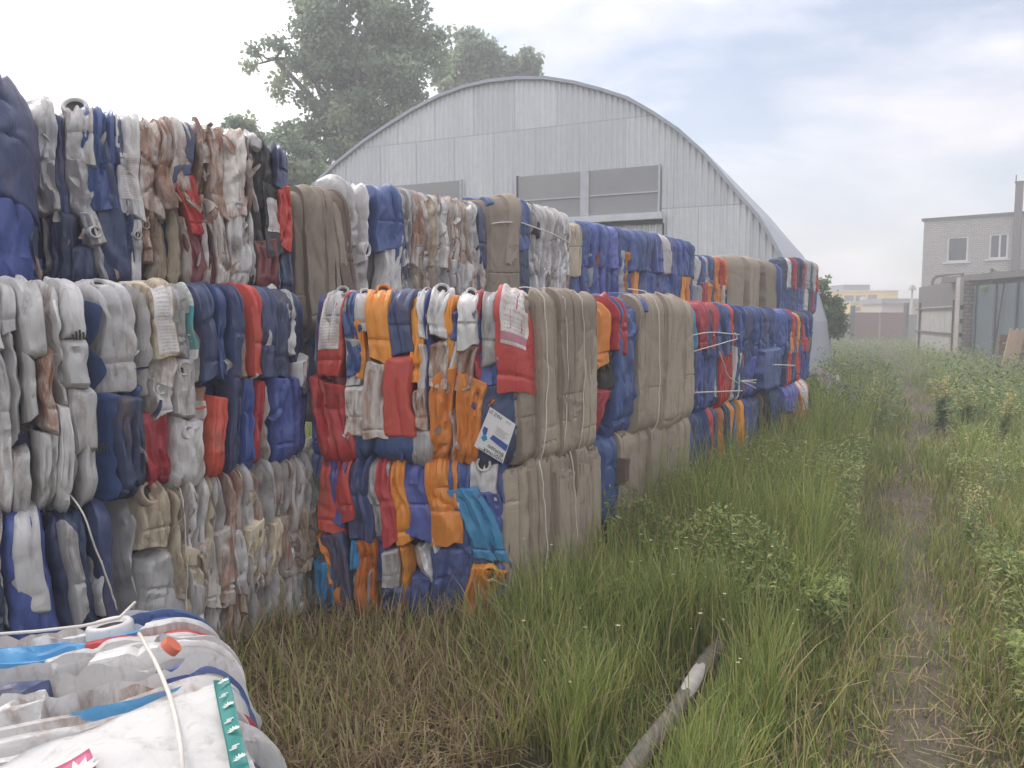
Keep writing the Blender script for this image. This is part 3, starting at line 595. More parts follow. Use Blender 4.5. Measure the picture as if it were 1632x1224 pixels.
fill(f, 0, f.L, f.S * .45, f.S + .14, list('BBNVBWNBO'), .08, .13, 'can', 1); fill(f, 0, f.L, -.05, f.S * .5, BLUES, .12, .2, 'drum', 1)
S(f, 1202, 1248, 552, 618, 'B', 'drum', prot=.13, wr=.01); S(f, 1188, 1200, 535, 590, 'O', prot=.05); S(f, 1190, 1202, 494, 540, 'T', 'card', T=True, prot=.06); px_cord(f, [(1201, 580), (1248, 582)], h=.19, r=.006)
b, f, base = row_bale('upper bale of thin blue, white and orange slabs at the far end of the row', t5 + .02, t6, .86, .80, 37)
fill(f, 0, f.L, f.S * .45, f.S + .12, MIXB, .08, .13, 'can', 1); fill(f, 0, f.L, -.05, f.S * .52, list('BBNNVWR'), .10, .16, 'can', 1); S(f, 1277, 1284, 536, 562, 'R', prot=.06); S(f, 1284, 1292, 536, 562, 'O', prot=.06)
b, f, base = row_bale('lower bale with a blue can between dirty cardboard sheets, behind the yellow weeds', TC, t3, 0, .86, 41)
S(f, 950, 986, 720, 835, 'B', 'drum', T=True, prot=.03); x = f.hit(984, 760)[0]; w_ = (f.L - x) / 3
for k in range(3): cards(f, x + k * w_ - .02, x + (k + 1) * w_ + .03, [.02, .05, .03][k], .03, s1=f.S + .03)
S(f, 976, 1000, 722, 770, 'P', 'card', prot=.08)
b, f, base = row_bale('lower bale of blue and red canisters rising out of tall weeds', t3 - .02, t4, 0, .86, 43)
fill(f, 0, f.L, -.05, f.S + .1, list('BCNVBNROGB'), .07, .14, 'can', 1, jit=.03); S(f, 1122, 1136, 655, 740, 'R', T=True, prot=.04); slice_(f, -.02, .12, -.05, f.S + .1, 'N', 'can', prot=.03)
b, f, base = row_bale('lower bale of dark blue and brown slabs deep in weeds', t4 + .02, t5, 0, .855, 45)
fill(f, 0, f.L, -.05, f.S + .1, list('NBKNPBVO'), .09, .16, 'can', 1)
b, f, base = row_bale('lower far end bale with an orange labelled jerrycan over a red one', t5 + .02, t6, 0, .85, 47)
fill(f, 0, f.L, -.05, f.S + .1, list('NBNVB'), .12, .2, 'can', 1); S(f, 1244, 1284, 652, 705, 'M', prot=.08); S(f, 1245, 1272, 622, 655, 'V', prot=.08); S(f, 1264, 1288, 615, 672, 'O', prot=.12, lean=-.1, label=(-.5, .6, -.5, .6, 'label'))

# ---- the upper row behind, third layer
U0 = gp(560, 300, 2.44); Ue = gp(1290, 413, 2.53); du_ = (Ue - U0) / np.linalg.norm(Ue - U0)
uq = lambda px: on_line(U0, du_, px)
def top_z(px, py):
    Pq = uq(px); r = ray(px, py); return EYE + r[2] * Pq[1] / r[1]
def u_bale(label, p0, p1, ytop, z0, seed, drop=.06, W=1.0):
    zt = top_z((p0 + p1) / 2, ytop); return bale(label, uq(p0), uq(p1), z0, zt - z0, W, drop=drop, seed=seed)
b, f, base = u_bale('bale of buckled brown cardboard beside the tall left stack, behind the bright corner bale', 466, 572, 312, 1.52, 51)
for k, (p0, p1, pr, le) in enumerate([(462, 500, .02, .0), (486, 536, .06, -.03), (520, 560, .03, -.1), (545, 578, .0, -.1)]): S(f, p0, p1, 312 if k < 2 else 330, 520, 'T', 'card', T=k < 2, Bt=True, prot=pr, lean=le, bend=.03 * (-1) ** k)
S(f, 526, 556, 298, 470, 'P', 'card', T=True, prot=.05, lean=-.12)
b, f, base = u_bale('bale of white crumpled sheets behind a big white funnel-necked container and blue cans', 536, 786, 311, 1.60, 53)
S(f, 536, 574, 302, 400, 'W', 'drum', T=True, prot=.10, wr=.02, neck=(-.2, -.3, .028)); S(f, 566, 598, 302, 415, 'W', 'film', T=True, prot=.07, lean=.03, neck=(.3, -.8, .04)); S(f, 560, 600, 405, 475, 'W', 'film', wr=.03, prot=.03)
S(f, 594, 640, 300, 400, 'B', 'can', T=True, prot=.07); S(f, 620, 645, 305, 470, 'B', T=True, lean=-.06, prot=.03); S(f, 606, 642, 370, 472, 'W', 'can', prot=.05, Bt=True); S(f, 634, 648, 380, 475, 'N', 'film')
x0, x1 = f.hit(636, 380)[0], f.hit(760, 380)[0]; fill(f, x0, x1, f.S * .42, f.S + .15, WHITE + ['D'], .04, .08, ['film', 'can', 'can'], 1, prot=.04, wr=.02); fill(f, x0, x1, -.03, f.S * .5, list('WWDYG'), .05, .09, ['film', 'can', 'can'], 1, wr=.022, prot=.05)
flaps(f, 34, list('WWDG'), .08, x0=x0, x1=x1); S(f, 648, 664, 312, 370, 'K', 'film', T=True, prot=.02); S(f, 738, 772, 330, 420, 'G', 'film', T=True, prot=.04); S(f, 758, 786, 328, 425, 'N', T=True, prot=.03); S(f, 752, 788, 400, 475, 'N', 'drum', Bt=True); S(f, 760, 778, 380, 470, 'D', 'film', prot=.03)
b, f, base = u_bale('bale of clean white sheets with cardboard and a blue drum at its left end', 774, 912, 330, 1.62, 55)
S(f, 772, 822, 322, 475, 'T', 'card', T=True, prot=.05); S(f, 800, 826, 330, 420, 'T', 'card', lean=.08, prot=.07); S(f, 776, 820, 321, 332, 'B', 'can', T=True, prot=.07); S(f, 818, 846, 324, 400, 'B', 'can', T=True, prot=.08); S(f, 806, 844, 360, 475, 'N', 'drum', Bt=True, prot=.05)
x0 = f.hit(842, 390)[0]; fill(f, x0, f.L, f.S * .4, f.S + .14, list('WWWGW'), .045, .09, ['film', 'can', 'can'], 1, wr=.022, prot=.04); fill(f, x0, f.L, -.03, f.S * .48, list('WWDWG'), .05, .1, ['film', 'can', 'can'], 1, wr=.022, prot=.03)
flaps(f, 22, list('WWG'), .08, x0=x0); S(f, 847, 853, 348, 380, 'K', 'can', prot=.07); px_cord(f, [(778, 354), (820, 356), (866, 372), (900, 388)], h=.07, r=.006)
b, f, base = u_bale('bale of bright royal blue barrels in front of the metal shed', 910, 1108, 371, 1.64, 57)
S(f, 905, 930, 372, 440, 'Y', 'card', T=True, prot=.03, lean=.06); S(f, 916, 944, 358, 420, 'B', 'film', T=True, prot=.05)
x0 = f.hit(925, 420)[0]; fill(f, x0, f.L, f.S * .5, f.S + .14, list('BBBVBBBBW'), .12, .2, 'drum', 1, prot=.06); fill(f, f.hit(915, 450)[0], f.L, -.03, f.S * .56, list('BBVBBOBN'), .10, .18, 'drum', 1, prot=.03)
for p, c in ((938, 'G'), (944, 'O'), (984, 'W'), (992, 'O')): S(f, p, p + 10, 400, 470, c, 'film', prot=.05)
b, f, base = u_bale('bale of narrow mixed cans between the royal blue barrels and the brown cardboard rolls', 1110, 1160, 410, 1.66, 59)
fill(f, 0, f.L, f.S * .45, f.S + .1, list('CRBOONGB'), .09, .14, 'can', 1); fill(f, 0, f.L, -.03, f.S * .5, list('BWROGVN'), .08, .14, 'can', 1)
b, f, base = u_bale('bale of three brown cardboard rolls with a blue can beside, end of the upper row', 1160, 1246, 420, 1.66, 61)
for p in (1158, 1184, 1211): S(f, p, p + 29, 418, 494, 'T', 'drum', T=True, Bt=True, prot=.12, wr=.004, name='cardboard_roll')
S(f, 1236, 1250, 414, 492, 'B', 'drum', T=True, Bt=True, prot=.08)
b, f, base = u_bale('last bale of the upper row, blue and red cans with pale edges', 1247, 1304, 415, 1.66, 63)
fill(f, 0, f.L, f.S * .45, f.S + .1, list('BRWNWGB'), .11, .17, 'can', 1); fill(f, 0, f.L, -.03, f.S * .5, list('BNRWBB'), .11, .18, 'can', 1)
# the rows that carry the upper layer, standing behind the visible ones
nrm = np.array([-cd[1], cd[0]])
for k, (ta, tb_) in enumerate([(.1, 2.0), (2.1, 4.1), (4.2, 6.2), (6.3, tt(1300))]):
    for z0 in (0, .82):
        P0, P1 = side(ta) + nrm * 1.22, side(tb_) + nrm * 1.22
        if k == 0: P0, P1 = side(.25) + nrm * 1.22, P1
        c = (P0 + P1) / 2 + nrm * .5
        hb = thing('plastic_bale', 'plain packed bale hidden behind the two-high row', 'bale', (c[0], c[1], z0), 'hidden bales behind the two-high row')
        core(hb, P0, P1, z0, .80, 1.0, (c[0], c[1], z0), .02)

# ---- the pile in the foreground, seen from above
zf = .79
g0, g1 = gp(322, 962, zf), gp(432, 1235, zf)
fx = (g1 - g0) / np.linalg.norm(g1 - g0); fr = np.array([-fx[1], fx[0]])               # fx towards the camera, fr towards the right
if fr[0] < 0: fr = -fr
Wd = 1.0; Pt = g0 - fr * Wd - fx * .05
fb = thing('plastic_bale', 'foreground bale of white, red and light blue plastic layers tied with a pale cord', 'bale', (*(g0 + fx * .5 - fr * .5), 0), 'bales of crushed plastic canisters')
base = (*(g0 + fx * .5 - fr * .5), 0)
core(fb, g0 + fx * 1.3, g0 - fx * .03, 0, zf - .02, Wd, base, .1)
f = Face(fb, (*Pt, zf), (*(Pt + fx * 1.35), zf), zf, Wd, r=.10, N=(0, 0, 1), T=(*fr, 0), drop=.06, base=base, seed=71)
def fhit(px, py):
    q = gp(px, py, zf); return (q - Pt) @ fx, (q - Pt) @ fr
def L(pa, pb, w, c, kind='film', over=True, start=None, **kw):      # a layer from pixel a (left) to b (right)
    (xa, ta), (xb, tb) = fhit(*pa), fhit(*pb)
    s0 = f.z2s(max(ta, 0)) if ta > .02 else -.1; s1 = f.S + .35 if over else f.z2s(tb)
    xm = (xa + xb) / 2; return slice_(f, xm - w / 2, xm + w / 2, s0, s1, c, kind, lean=(xb - xa), **kw)
L((-40, 1000), (310, 955), .07, 'V', prot=.01); L((180, 965), (316, 956), .09, 'W', 'can', prot=.05, wr=.02); L((90, 985), (230, 950), .05, 'Y', over=False, prot=.03)
L((-40, 1012), (200, 985), .05, 'W', over=False, prot=.03); L((-40, 1028), (60, 1020), .04, 'R', over=False, prot=.02); L((50, 1015), (310, 990), .07, 'W', prot=.02, wr=.02, neck=(0, -.55, .045))
L((160, 1022), (314, 998), .05, 'C', 'can', prot=.035); L((140, 1050), (318, 1008), .06, 'R', 'can', prot=.05); L((-40, 1062), (150, 1046), .10, 'C', 'can', over=False, prot=.04)
L((70, 1080), (340, 1022), .07, 'W', 'can', prot=.055); L((150, 1076), (345, 1040), .06, 'W', 'can', prot=.065, wr=.006, label=(-.8, .8, -.6, .2, 'label')); L((-40, 1100), (370, 1050), .07, 'W', prot=.045, wr=.02)
L((-40, 1130), (90, 1104), .10, 'N', 'can', over=False, prot=.03); L((60, 1112), (375, 1062), .045, 'W', prot=.05); L((260, 1096), (385, 1072), .05, 'V', 'can', prot=.05); L((0, 1150), (380, 1078), .05, 'W', 'film', prot=.065)
L((50, 1165), (390, 1090), .05, 'N', prot=.045); L((60, 1180), (392, 1096), .04, 'C', 'can', prot=.05); L((-40, 1190), (80, 1140), .09, 'W', 'can', over=False, prot=.05); L((170, 1130), (370, 1082), .03, 'D', prot=.055)
x_a = fhit(200, 1150)[0]; slice_(f, x_a, x_a + .12, -.1, f.S - .02, 'W', 'can', prot=.05, wr=.003, lean=-.14); slice_(f, x_a + .1, x_a + .42, -.1, f.S - .05, 'W', 'can', prot=.02, wr=.003)
# right-hand flank: green strip with palm marks, blue and red cans
sx = fhit(345, 1120); 
M['sack'] = plastic('sack_cloth', (.50, .49, .475), .25, .6)
green = flat('green_print', (.02, .19, .17), .5, 0, .12)
pale = flat('pale_print', (.62, .64, .58), .5)
pink = flat('pink_print', (.52, .10, .20), .5, 0, .1)
def top_pt(px, py, h): q = gp(px, py, zf + h); return np.array([q[0], q[1], zf + h]) - np.array(base)
def sheet(name, quad, h, mat, n=10, thick=.004, sag=.0):
    c = [top_pt(*q, h) for q in quad]; g = np.linspace(0, 1, n)
    A = np.array([[(1-u)*(1-v)*c[0] + u*(1-v)*c[1] + u*v*c[2] + (1-u)*v*c[3] + np.array([0, 0, sag * math.sin(3.1 * u) * (1 + .4 * math.sin(5 * v)) - .004 * math.sin(7 * v + 3 * u) + (.011 * float(cnoise(np.array(u * 5.0), np.array(v * 6.0), .3, 9)) + .006 * float(cnoise(np.array(u * 13.0), np.array(v * 15.0), .6, 10)) - .006 if n > 20 else 0)]) for v in g] for u in g]).reshape(-1, 3)
    rim = [i * n for i in range(n)] + [(n-1)*n + j for j in range(1, n)] + [i * n + n - 1 for i in range(n - 2, -1, -1)] + [j for j in range(n - 2, 0, -1)]
    Q = np.concatenate([gridquads(n, n), gridquads(n, n, n * n)[:, ::-1], [(rim[i], rim[(i+1) % len(rim)], rim[(i+1) % len(rim)] + n*n, rim[i] + n*n) for i in range(len(rim))]])
    o = link(name, np_mesh(name, np.concatenate([A, A - np.array([0, 0, thick])]), Q, mats=[mat]), fb); return o, c
sack, _ = sheet('woven_sack', [(-60, 1235), (350, 1080), (420, 1250), (120, 1420)], .085, M['sack'], 26, .006, .012)
sack['label'] = 'white sack with a green edge strip and a pink printed square'
strip, sc4 = sheet('sack_strip', [(340, 1084), (364, 1076), (404, 1250), (372, 1250)], .10, green, 10, .004)
def mark(c, u, v, size, name):                            # a small fan of leaf shapes
    o = (1-u)*(1-v)*c[0] + u*(1-v)*c[1] + u*v*c[2] + (1-u)*v*c[3] + np.array([0, 0, .006])
    eu, ev = (c[1] - c[0]), (c[3] - c[0]); eu = eu / np.linalg.norm(eu); ev = ev / np.linalg.norm(ev); mb = MB()
    for k in range(7):
        o = o + np.array([0, 0, .0004]); a = R(-75 + 25 * k); d = -ev * math.cos(a) + eu * math.sin(a); q = np.cross(d, [0, 0, 1]); l = size * (1 - .08 * abs(k - 3))
        mb.add([o, o + d * l * .55 + q * size * .11, o + d * l, o + d * l * .55 - q * size * .11], [(0, 1, 2, 3)])
    mb.build(name, pale, strip if name == 'leaf_print' else sack)
for v in (.10, .36, .60, .84): mark(sc4, .55, v, .017, 'leaf_print')
for v in (.22, .48, .72):
    o = sc4[0] * (1 - v) * .5 + sc4[1] * (1 - v) * .5 + sc4[3] * v * .5 + sc4[2] * v * .5 + np.array([0, 0, .006]); eu = (sc4[1] - sc4[0]) / np.linalg.norm(sc4[1] - sc4[0]); mb = MB()
    for k in range(3): mb.box(o + np.array([0, -.006 * k, 0]), (.012 - .003 * (k % 2)  , .0022, .001), eu, np.cross([0, 0, 1], eu))
    mb.build('printed_line', pale, strip)
pk, pc = sheet('printed_square', [(66, 1232), (142, 1192), (166, 1262), (90, 1300)], .105, pink, 6, .003); mark(pc, .62, .55, .05, 'emblem')
f2 = Face(fb, (*(g0 + fr * .02), 0), (*(g0 + fr * .02 + fx * 1.2), 0), 0, zf, r=.12, N=(*fr, 0), drop=.05, base=base, seed=77)
def F2(pxa, pya, w, c, kind='drum', **kw):
    q = gp(pxa, pya, zf - .08); x = (q - g0) @ fx; slice_(f2, x - w / 2, x + w / 2, .05, f2.S + .05, c, kind, **kw)
fill(f2, 0, .32, .05, f2.S + .03, list('WGWB'), .04, .07, 'can', 1); F2(392, 1110, .07, 'N', 'can', prot=.03); F2(402, 1135, .08, 'B', 'can', prot=.04); F2(416, 1172, .05, 'R', 'can', prot=.03); F2(420, 1200, .05, 'W', 'can', prot=.03); F2(424, 1232, .06, 'G', 'can', prot=.04)
fill(f2, .85, 1.2, .05, f2.S, list('BWRN'), .1, .14, 'can', 1)
def cord_pts(px, r=.006): MB().tube([top_pt(*q) for q in px], r, 7).build('strap', M['cord'], fb, smooth=True)
cord_pts([(222, 1010, .07), (232, 1028, .085), (246, 1052, .095), (258, 1078, .10), (270, 1108, .105), (280, 1145, .112), (288, 1190, .115), (293, 1250, .10)], .0042)
cord_pts([(-20, 1012, .06), (60, 1006, .065), (130, 998, .07), (190, 985, .07), (215, 960, .05)], .004)
cb = MB(); p = top_pt(268, 1035, .075); cb.tube([p, p + np.array([.012, .004, .012])], .022, 14); cb.build('cap', flat('salmon_cap', (.62, .16, .09), .45), fb, smooth=False)
# ------------------------------------------------------------------ ground
def path_x(y): return 1.46 + (y - 2.8) * .545 + .10 * np.sin(y * .6) - .0035 * np.clip(y - 8, 0, 99) ** 2
m = NT('soil'); v = m.coord(); big = m.noise(v, .35, 4, .6); mid = m.noise(v, 2.2, 6, .65); fine = m.noise(v, 30, 6, .7)
soil = m.ramp(m.math('ADD', m.math('MULTIPLY', mid, .6), m.math('MULTIPLY', fine, .4)), [(.3, (.045, .036, .024)), (.55, (.10, .078, .05)), (.75, (.17, .135, .085))])
m.base(m.mix(m.ramp(big, [(.42, 0.0), (.6, .6)]), soil, (.06, .075, .025))); m.bump(m.math('ADD', mid, fine), .6, .05); M['soil'] = m.set(Roughness=.95)
m = NT('trodden_earth'); v = m.coord(); mid = m.noise(v, 3, 6, .65); fine = m.noise(v, 45, 6, .7)
m.base(m.ramp(m.math('ADD', m.math('MULTIPLY', mid, .5), m.math('MULTIPLY', fine, .5)), [(.3, (.06, .05, .034)), (.5, (.115, .095, .065)), (.72, (.2, .165, .115))])); m.bump(m.math('ADD', mid, fine), .6, .03); M['earth'] = m.set(Roughness=.95)
def gz(x, y): return .03 * vnoise(x * .7, y * .7, 0, 91) + .05 * vnoise(x * .2, y * .2, 0, 92)
def ground_z(x, y):
    k = np.clip((np.hypot(x, y) - 1.5) / 3, 0, 1); return gz(x, y) * k - .02
gx = np.concatenate([np.linspace(-130, -22, 14), np.linspace(-20, 30, 140), np.linspace(34, 130, 14)]); gy = np.concatenate([np.linspace(-30, -6, 6), np.linspace(-5, 40, 140), np.linspace(44, 140, 14)])
A, Bq = np.meshgrid(gx, gy, indexing='ij')
tag(link('ground', np_mesh('ground', np.stack([A, Bq, ground_z(A, Bq)], -1), gridquads(len(gx), len(gy)), mats=[M['soil']])), kind='structure')
ys = np.linspace(.5, 20, 160); us = np.linspace(-1, 1, 9); Yv, Uv = np.meshgrid(ys, us, indexing='ij')
wd = .13 + .09 * vnoise(Yv * 1.6, Uv * 0 + np.sign(Uv) * 3, 0, 93) + .012 * Yv
Xv = path_x(Yv) + Uv * wd
tag(link('footpath', np_mesh('footpath', np.stack([Xv, Yv, ground_z(Xv, Yv) + .018 - .012 * np.abs(Uv) ** 3 * 2], -1), gridquads(160, 9), mats=[M['earth']])), kind='structure')
# a rotten pole lying in the grass
PL0 = gp(1146, 1030, .06); PLd = gp(985, 1260, .05) - PL0; PLd = PLd / np.linalg.norm(PLd)
def log_pts():
    a, c = gp(1146, 1030, .06), gp(985, 1260, .05); return [np.array([*(a + (c - a) * t), .065 - .02 * t + .012 * math.sin(9 * t)]) for t in np.linspace(-.35, 1.15, 32)]
m = NT('weathered_wood'); v = m.coord((14, 2.4, 14)); m.base(m.ramp(m.noise(v, 2, 6, .65, .5), [(.3, (.08, .068, .055)), (.5, (.16, .14, .115)), (.7, (.27, .24, .2))])); m.bump(m.noise(v, 4, 5), .6, .02); M['wood'] = m.set(Roughness=.9)
LP = log_pts()
lg = MB().tube(LP, .036, 14).build('fallen_pole', M['wood'], smooth=True); tag(lg, 'brown weathered pole lying in the grass with a pale bare patch', 'pole')
tq = np.linspace(0, 1, 14); aq = np.linspace(-1, 1, 12); Av, Bv = np.meshgrid(tq, aq, indexing='ij'); LPn = np.array(LP); pv = []
for t, b_ in zip(Av.ravel(), Bv.ravel()):
    k = 12.5 + 3.6 * t + .5 * float(vnoise(np.array(b_ * 2.0), np.array(3.0))); k0 = int(k); P = LPn[k0] * (1 - k + k0) + LPn[k0 + 1] * (k - k0); an = b_ * 1.0 * (1 - .35 * abs(2 * t - 1) ** 3) - .25
    sd_ = np.array([PLd[1], -PLd[0], 0]); pv.append(P + .0375 * (math.sin(an) * sd_ + math.cos(an) * np.array([0, 0, 1.0])))
link('bare_patch', np_mesh('bare_patch', np.array(pv), gridquads(14, 12), mats=[flat('bare_wood', (.50, .46, .42), .8, 0, .3, 20)]), lg)

# ------------------------------------------------------------------ grass: one object, blades as tapering curved strips
foot = []                                                       # bale footprints kept clear
def add_foot(P0, P1, W): foot.append((np.array(P0[:2]), np.array(P1[:2]), W))
add_foot(CL, C0, 1.2); add_foot(side(0), side(tt(1300)), 2.3); add_foot(A0, A1, 1.6); add_foot(m0, m1 + dm * .2, 1.2); add_foot(g0, g0 + fx * 1.3, 1.1); add_foot(U0, U0 + du_ * 3, 2.5)
def clear(x, y, pad=.02):
    ok = np.ones(len(x), bool)
    for P0, P1, W in foot:
        d = P1 - P0; Lg = np.linalg.norm(d); d = d / Lg; n = np.array([d[1], -d[0]]); u = (x - P0[0]) * d[0] + (y - P0[1]) * d[1]; w = (x - P0[0]) * n[0] + (y - P0[1]) * n[1]
        ok &= ~((u > -.02) & (u < Lg + .02) & (w < pad) & (w > -W))
    return ok
def in_view(x, y, m=.12):
    u = x / np.maximum(y, .2) * F + CX; return (u > -1632 * m) & (u < 1632 * (1 + m))
def leafmat(name, c, tr=.25, var=.35):
    m = NT(name); v = m.coord(); n = m.noise(v, 1.3, 4); n2 = m.noise(v, 14, 3)
    m.base(m.mix(m.math('ADD', m.math('MULTIPLY', n, .5), m.math('MULTIPLY', n2, .5)), tuple(x * (1 - var) for x in c), tuple(x * (1 + var) for x in c)))
    m.set(Roughness=.6)
    t = m.n('ShaderNodeBsdfTranslucent'); t.inputs[0].default_value = (*[min(1, x * 1.5) for x in c], 1); mx = m.n('ShaderNodeMixShader'); mx.inputs[0].default_value = tr
    m.l(m.bsdf.outputs[0], mx.inputs[1]); m.l(t.outputs[0], mx.inputs[2]); m.l(mx.outputs[0], m.out.inputs[0]); return m.mat
G = [leafmat('grass_green', (.225, .275, .065)), leafmat('grass_dark_green', (.14, .205, .055)), leafmat('grass_yellow_green', (.34, .335, .105)), leafmat('grass_straw', (.33, .25, .12), .1), leafmat('grass_brown', (.27, .19, .11), .1), leafmat('leaf_deep_green', (.08, .13, .045))]
def blades(x, y, h, w, lean, mi, name, seg=4, droop=.5):
    n = len(x); az = rng.uniform(0, 2 * np.pi, n); ln = lean * rng.uniform(.2, 1.3, n); tw = az + rng.uniform(-.6, .6, n) + np.pi / 2
    z0 = ground_z(x, y); t = np.linspace(0, 1, seg + 1); V = np.zeros((n, seg * 2 + 1, 3), np.float32)
    for k, q in enumerate(t):
        out = ln * h * (q ** 1.8); up = h * (q - droop * ln * q ** 2.6 * .6)
        cx_, cy_, cz_ = x + np.cos(az) * out, y + np.sin(az) * out, z0 - .01 + up
        ww = w * (1 - q ** 1.6) * .5 + .0004
        if k < seg:
            V[:, 2*k] = np.stack([cx_ - np.cos(tw) * ww, cy_ - np.sin(tw) * ww, cz_], -1); V[:, 2*k+1] = np.stack([cx_ + np.cos(tw) * ww, cy_ + np.sin(tw) * ww, cz_], -1)
        else: V[:, 2*k] = np.stack([cx_, cy_, cz_], -1)
    b = (np.arange(n) * (2 * seg + 1))[:, None]
    Q = np.concatenate([np.stack([b + 2*k, b + 2*k+1, b + 2*k+3, b + 2*k+2], -1).reshape(n, 4) for k in range(seg - 1)])
    T = np.concatenate([b + 2*seg-2, b + 2*seg-1, b + 2*seg], 1)
    me = np_mesh(name, V.reshape(-1, 3), Q, T, mats=G, midx=np.concatenate([np.tile(mi, seg - 1), mi])); return link(name, me)
def scatter(n, y0, y1, xlo, xhi, power=1.0):
    y = y0 * (y1 / y0) ** (rng.uniform(0, 1, n) ** power); x = rng.uniform(0, 1, n) * (xhi - xlo) + xlo; return x * np.maximum(y, .1), y
def dryness(x, y):                                              # 1 = trampled brown, 0 = green
    u = x / np.maximum(y, .3)
    d = np.clip((.10 - u) / .2, 0, 1) * np.clip((5.2 - y) / 1.2, 0, 1)
    p = np.abs(x - path_x(y)); d = np.maximum(d, np.clip(1.0 - p / .7, 0, 1) * .5)
    return np.clip(d + .45 * vnoise(x * 1.1, y * 1.1, 0, 101) - .05, 0, 1)
def make_grass(n, y0, y1, wid, name, seg):
    x, y = scatter(n, y0, y1, -.80, .80); k = clear(x, y)
    k &= (np.abs(x - path_x(y)) > .10 + .13 * rng.uniform(-1, 1, n)) | (rng.uniform(0, 1, n) < .45) | (y > 19); k &= rng.uniform(0, 1, n) > .5 * dryness(x, y); x, y = x[k], y[k]; n = len(x)
    dry = dryness(x, y); clump = vnoise(x * 2.3, y * 2.3, 0, 103); r = rng.uniform(0, 1, n)
    tall = np.clip(1 - dry, 0, 1); nearrow = np.exp(-(((x - y * .66 + 2.6) / 1.4) ** 2))
    h = (.07 + .36 * tall * (1 + .5 * clump) + .10 * rng.uniform(-.5, 1, n) + np.where(y > 4.4, .34, .16) * nearrow * tall) * (.75 + .5 * rng.uniform(0, 1, n))
    h = np.where(np.abs(x - path_x(y)) < .55, h * .5, h); h = np.clip(h, .05, .95)
    h = np.where((x / y > .42) , h * .8, h); h = h * np.clip(.30 + (y - 1.2) * .21, .30, 1)
    dl = np.abs((x - PL0[0]) * PLd[1] - (y - PL0[1]) * PLd[0]); h = np.where((dl < .17) & (y < 3.4), np.minimum(h, .05 + dl * .75), h)
    mi = np.where(r < dry * .60, 4, np.where(r < dry * .88, 3, np.where(r < .5 + .3 * dry, 0, np.where(r < .74, 1, 2))))
    mi = np.where((rng.uniform(0, 1, n) < .05), 3, mi)
    return blades(x, y, h, wid * (.7 + .7 * rng.uniform(0, 1, n)), np.where(mi >= 3, .75, .42), mi.astype(np.int32), name, seg)
tag(make_grass(105000, 1.15, 8.5, .0062, 'grass', 4), kind='stuff')
tag(make_grass(80000, 7.0, 58, .020, 'grass', 3), kind='stuff')
def near_grass():
    n = 15000; x = rng.uniform(-2.2, 2.6, n); y = rng.uniform(-1.0, 1.35, n); k = clear(x, y) & (np.abs(x - path_x(y)) > .14); x, y = x[k], y[k]; n = len(x)
    mi = np.where(rng.uniform(0, 1, n) < .45 + .3 * (x < .3), 4, np.where(rng.uniform(0, 1, n) < .5, 0, 3)).astype(np.int32)
    return blades(x, y, rng.uniform(.06, .26, n), .0062 * rng.uniform(.7, 1.4, n), np.full(n, .6), mi, 'grass', 4)
tag(near_grass(), kind='stuff')
# matted dry litter on the bare ground
n = 26000; x, y = scatter(n, 1.2, 9, -.45, .75); k = clear(x, y) & (rng.uniform(0, 1, n) < (.12 + .88 * dryness(x, y)) * np.where(x / y > .3, .15, 1)); x, y = x[k], y[k]; n = len(x)
az = rng.uniform(0, 6.283, n); l = rng.uniform(.04, .22, n); zz = ground_z(x, y) + rng.uniform(.005, .05, n); w = .0022; dx, dy = np.cos(az), np.sin(az); zt = rng.uniform(-.015, .05, n)
V = np.stack([np.stack([x - dy*w, y + dx*w, zz], -1), np.stack([x + dy*w, y - dx*w, zz], -1), np.stack([x + dx*l + dy*w, y + dy*l - dx*w, zz + zt], -1), np.stack([x + dx*l - dy*w, y + dy*l + dx*w, zz + zt], -1)], 1)
tag(link('dry_litter', np_mesh('dry_litter', V.reshape(-1, 3), np.arange(4 * n).reshape(n, 4), mats=[G[3], G[4]], midx=rng.integers(0, 2, n))), kind='stuff')
# low broad-leaved undergrowth
def leafy(n, y0, y1, xlo, xhi, size, hmax, name, cond=None, deep=False):
    x, y = scatter(n, y0, y1, xlo, xhi); k = clear(x, y) & (np.abs(x - path_x(y)) > .38)
    if cond is not None: k &= cond(x, y)
    x, y = x[k], y[k]; n = len(x); cl = vnoise(x * 1.7, y * 1.7, 0, 107); hh = hmax * np.clip(.55 + .6 * cl, .15, 1.1)
    z = ground_z(x, y) + hh * np.sqrt(rng.uniform(0.02, 1, n)); az = rng.uniform(0, 6.283, n); ti = rng.uniform(-.5, .9, n); s = size * rng.uniform(.5, 1.5, n)
    d = np.stack([np.cos(az) * np.cos(ti), np.sin(az) * np.cos(ti), np.sin(ti)], -1); q = np.stack([-np.sin(az), np.cos(az), rng.uniform(-.5, .5, n)], -1); c = np.stack([x, y, z], -1)
    s = s[:, None]; V = np.stack([c, c + d * s * .5 + q * s * .17, c + d * s + np.array([0, 0, -.1]) * s, c + d * s * .5 - q * s * .17], 1)
    mi = np.where(cl * .5 + .8 * rng.uniform(-1, 1, n) > .55, 2, np.where(rng.uniform(0, 1, n) < .6, 0, 1)).astype(np.int32)
    return tag(link(name, np_mesh(name, V.reshape(-1, 3), np.arange(4 * n).reshape(n, 4), mats=[G[5], G[1], G[0]] if deep else G[:3], midx=mi)), kind='stuff')
leafy(62000, 1.8, 11, .28, .85, .033, .42, 'undergrowth', lambda x, y: x > path_x(y) + .36)
leafy(58000, 3.6, 14, .0, .52, .038, .62, 'undergrowth', lambda x, y: (x < path_x(y) - .36))
leafy(90000, 10, 60, -.1, .80, .09, .95, 'undergrowth', None, True)
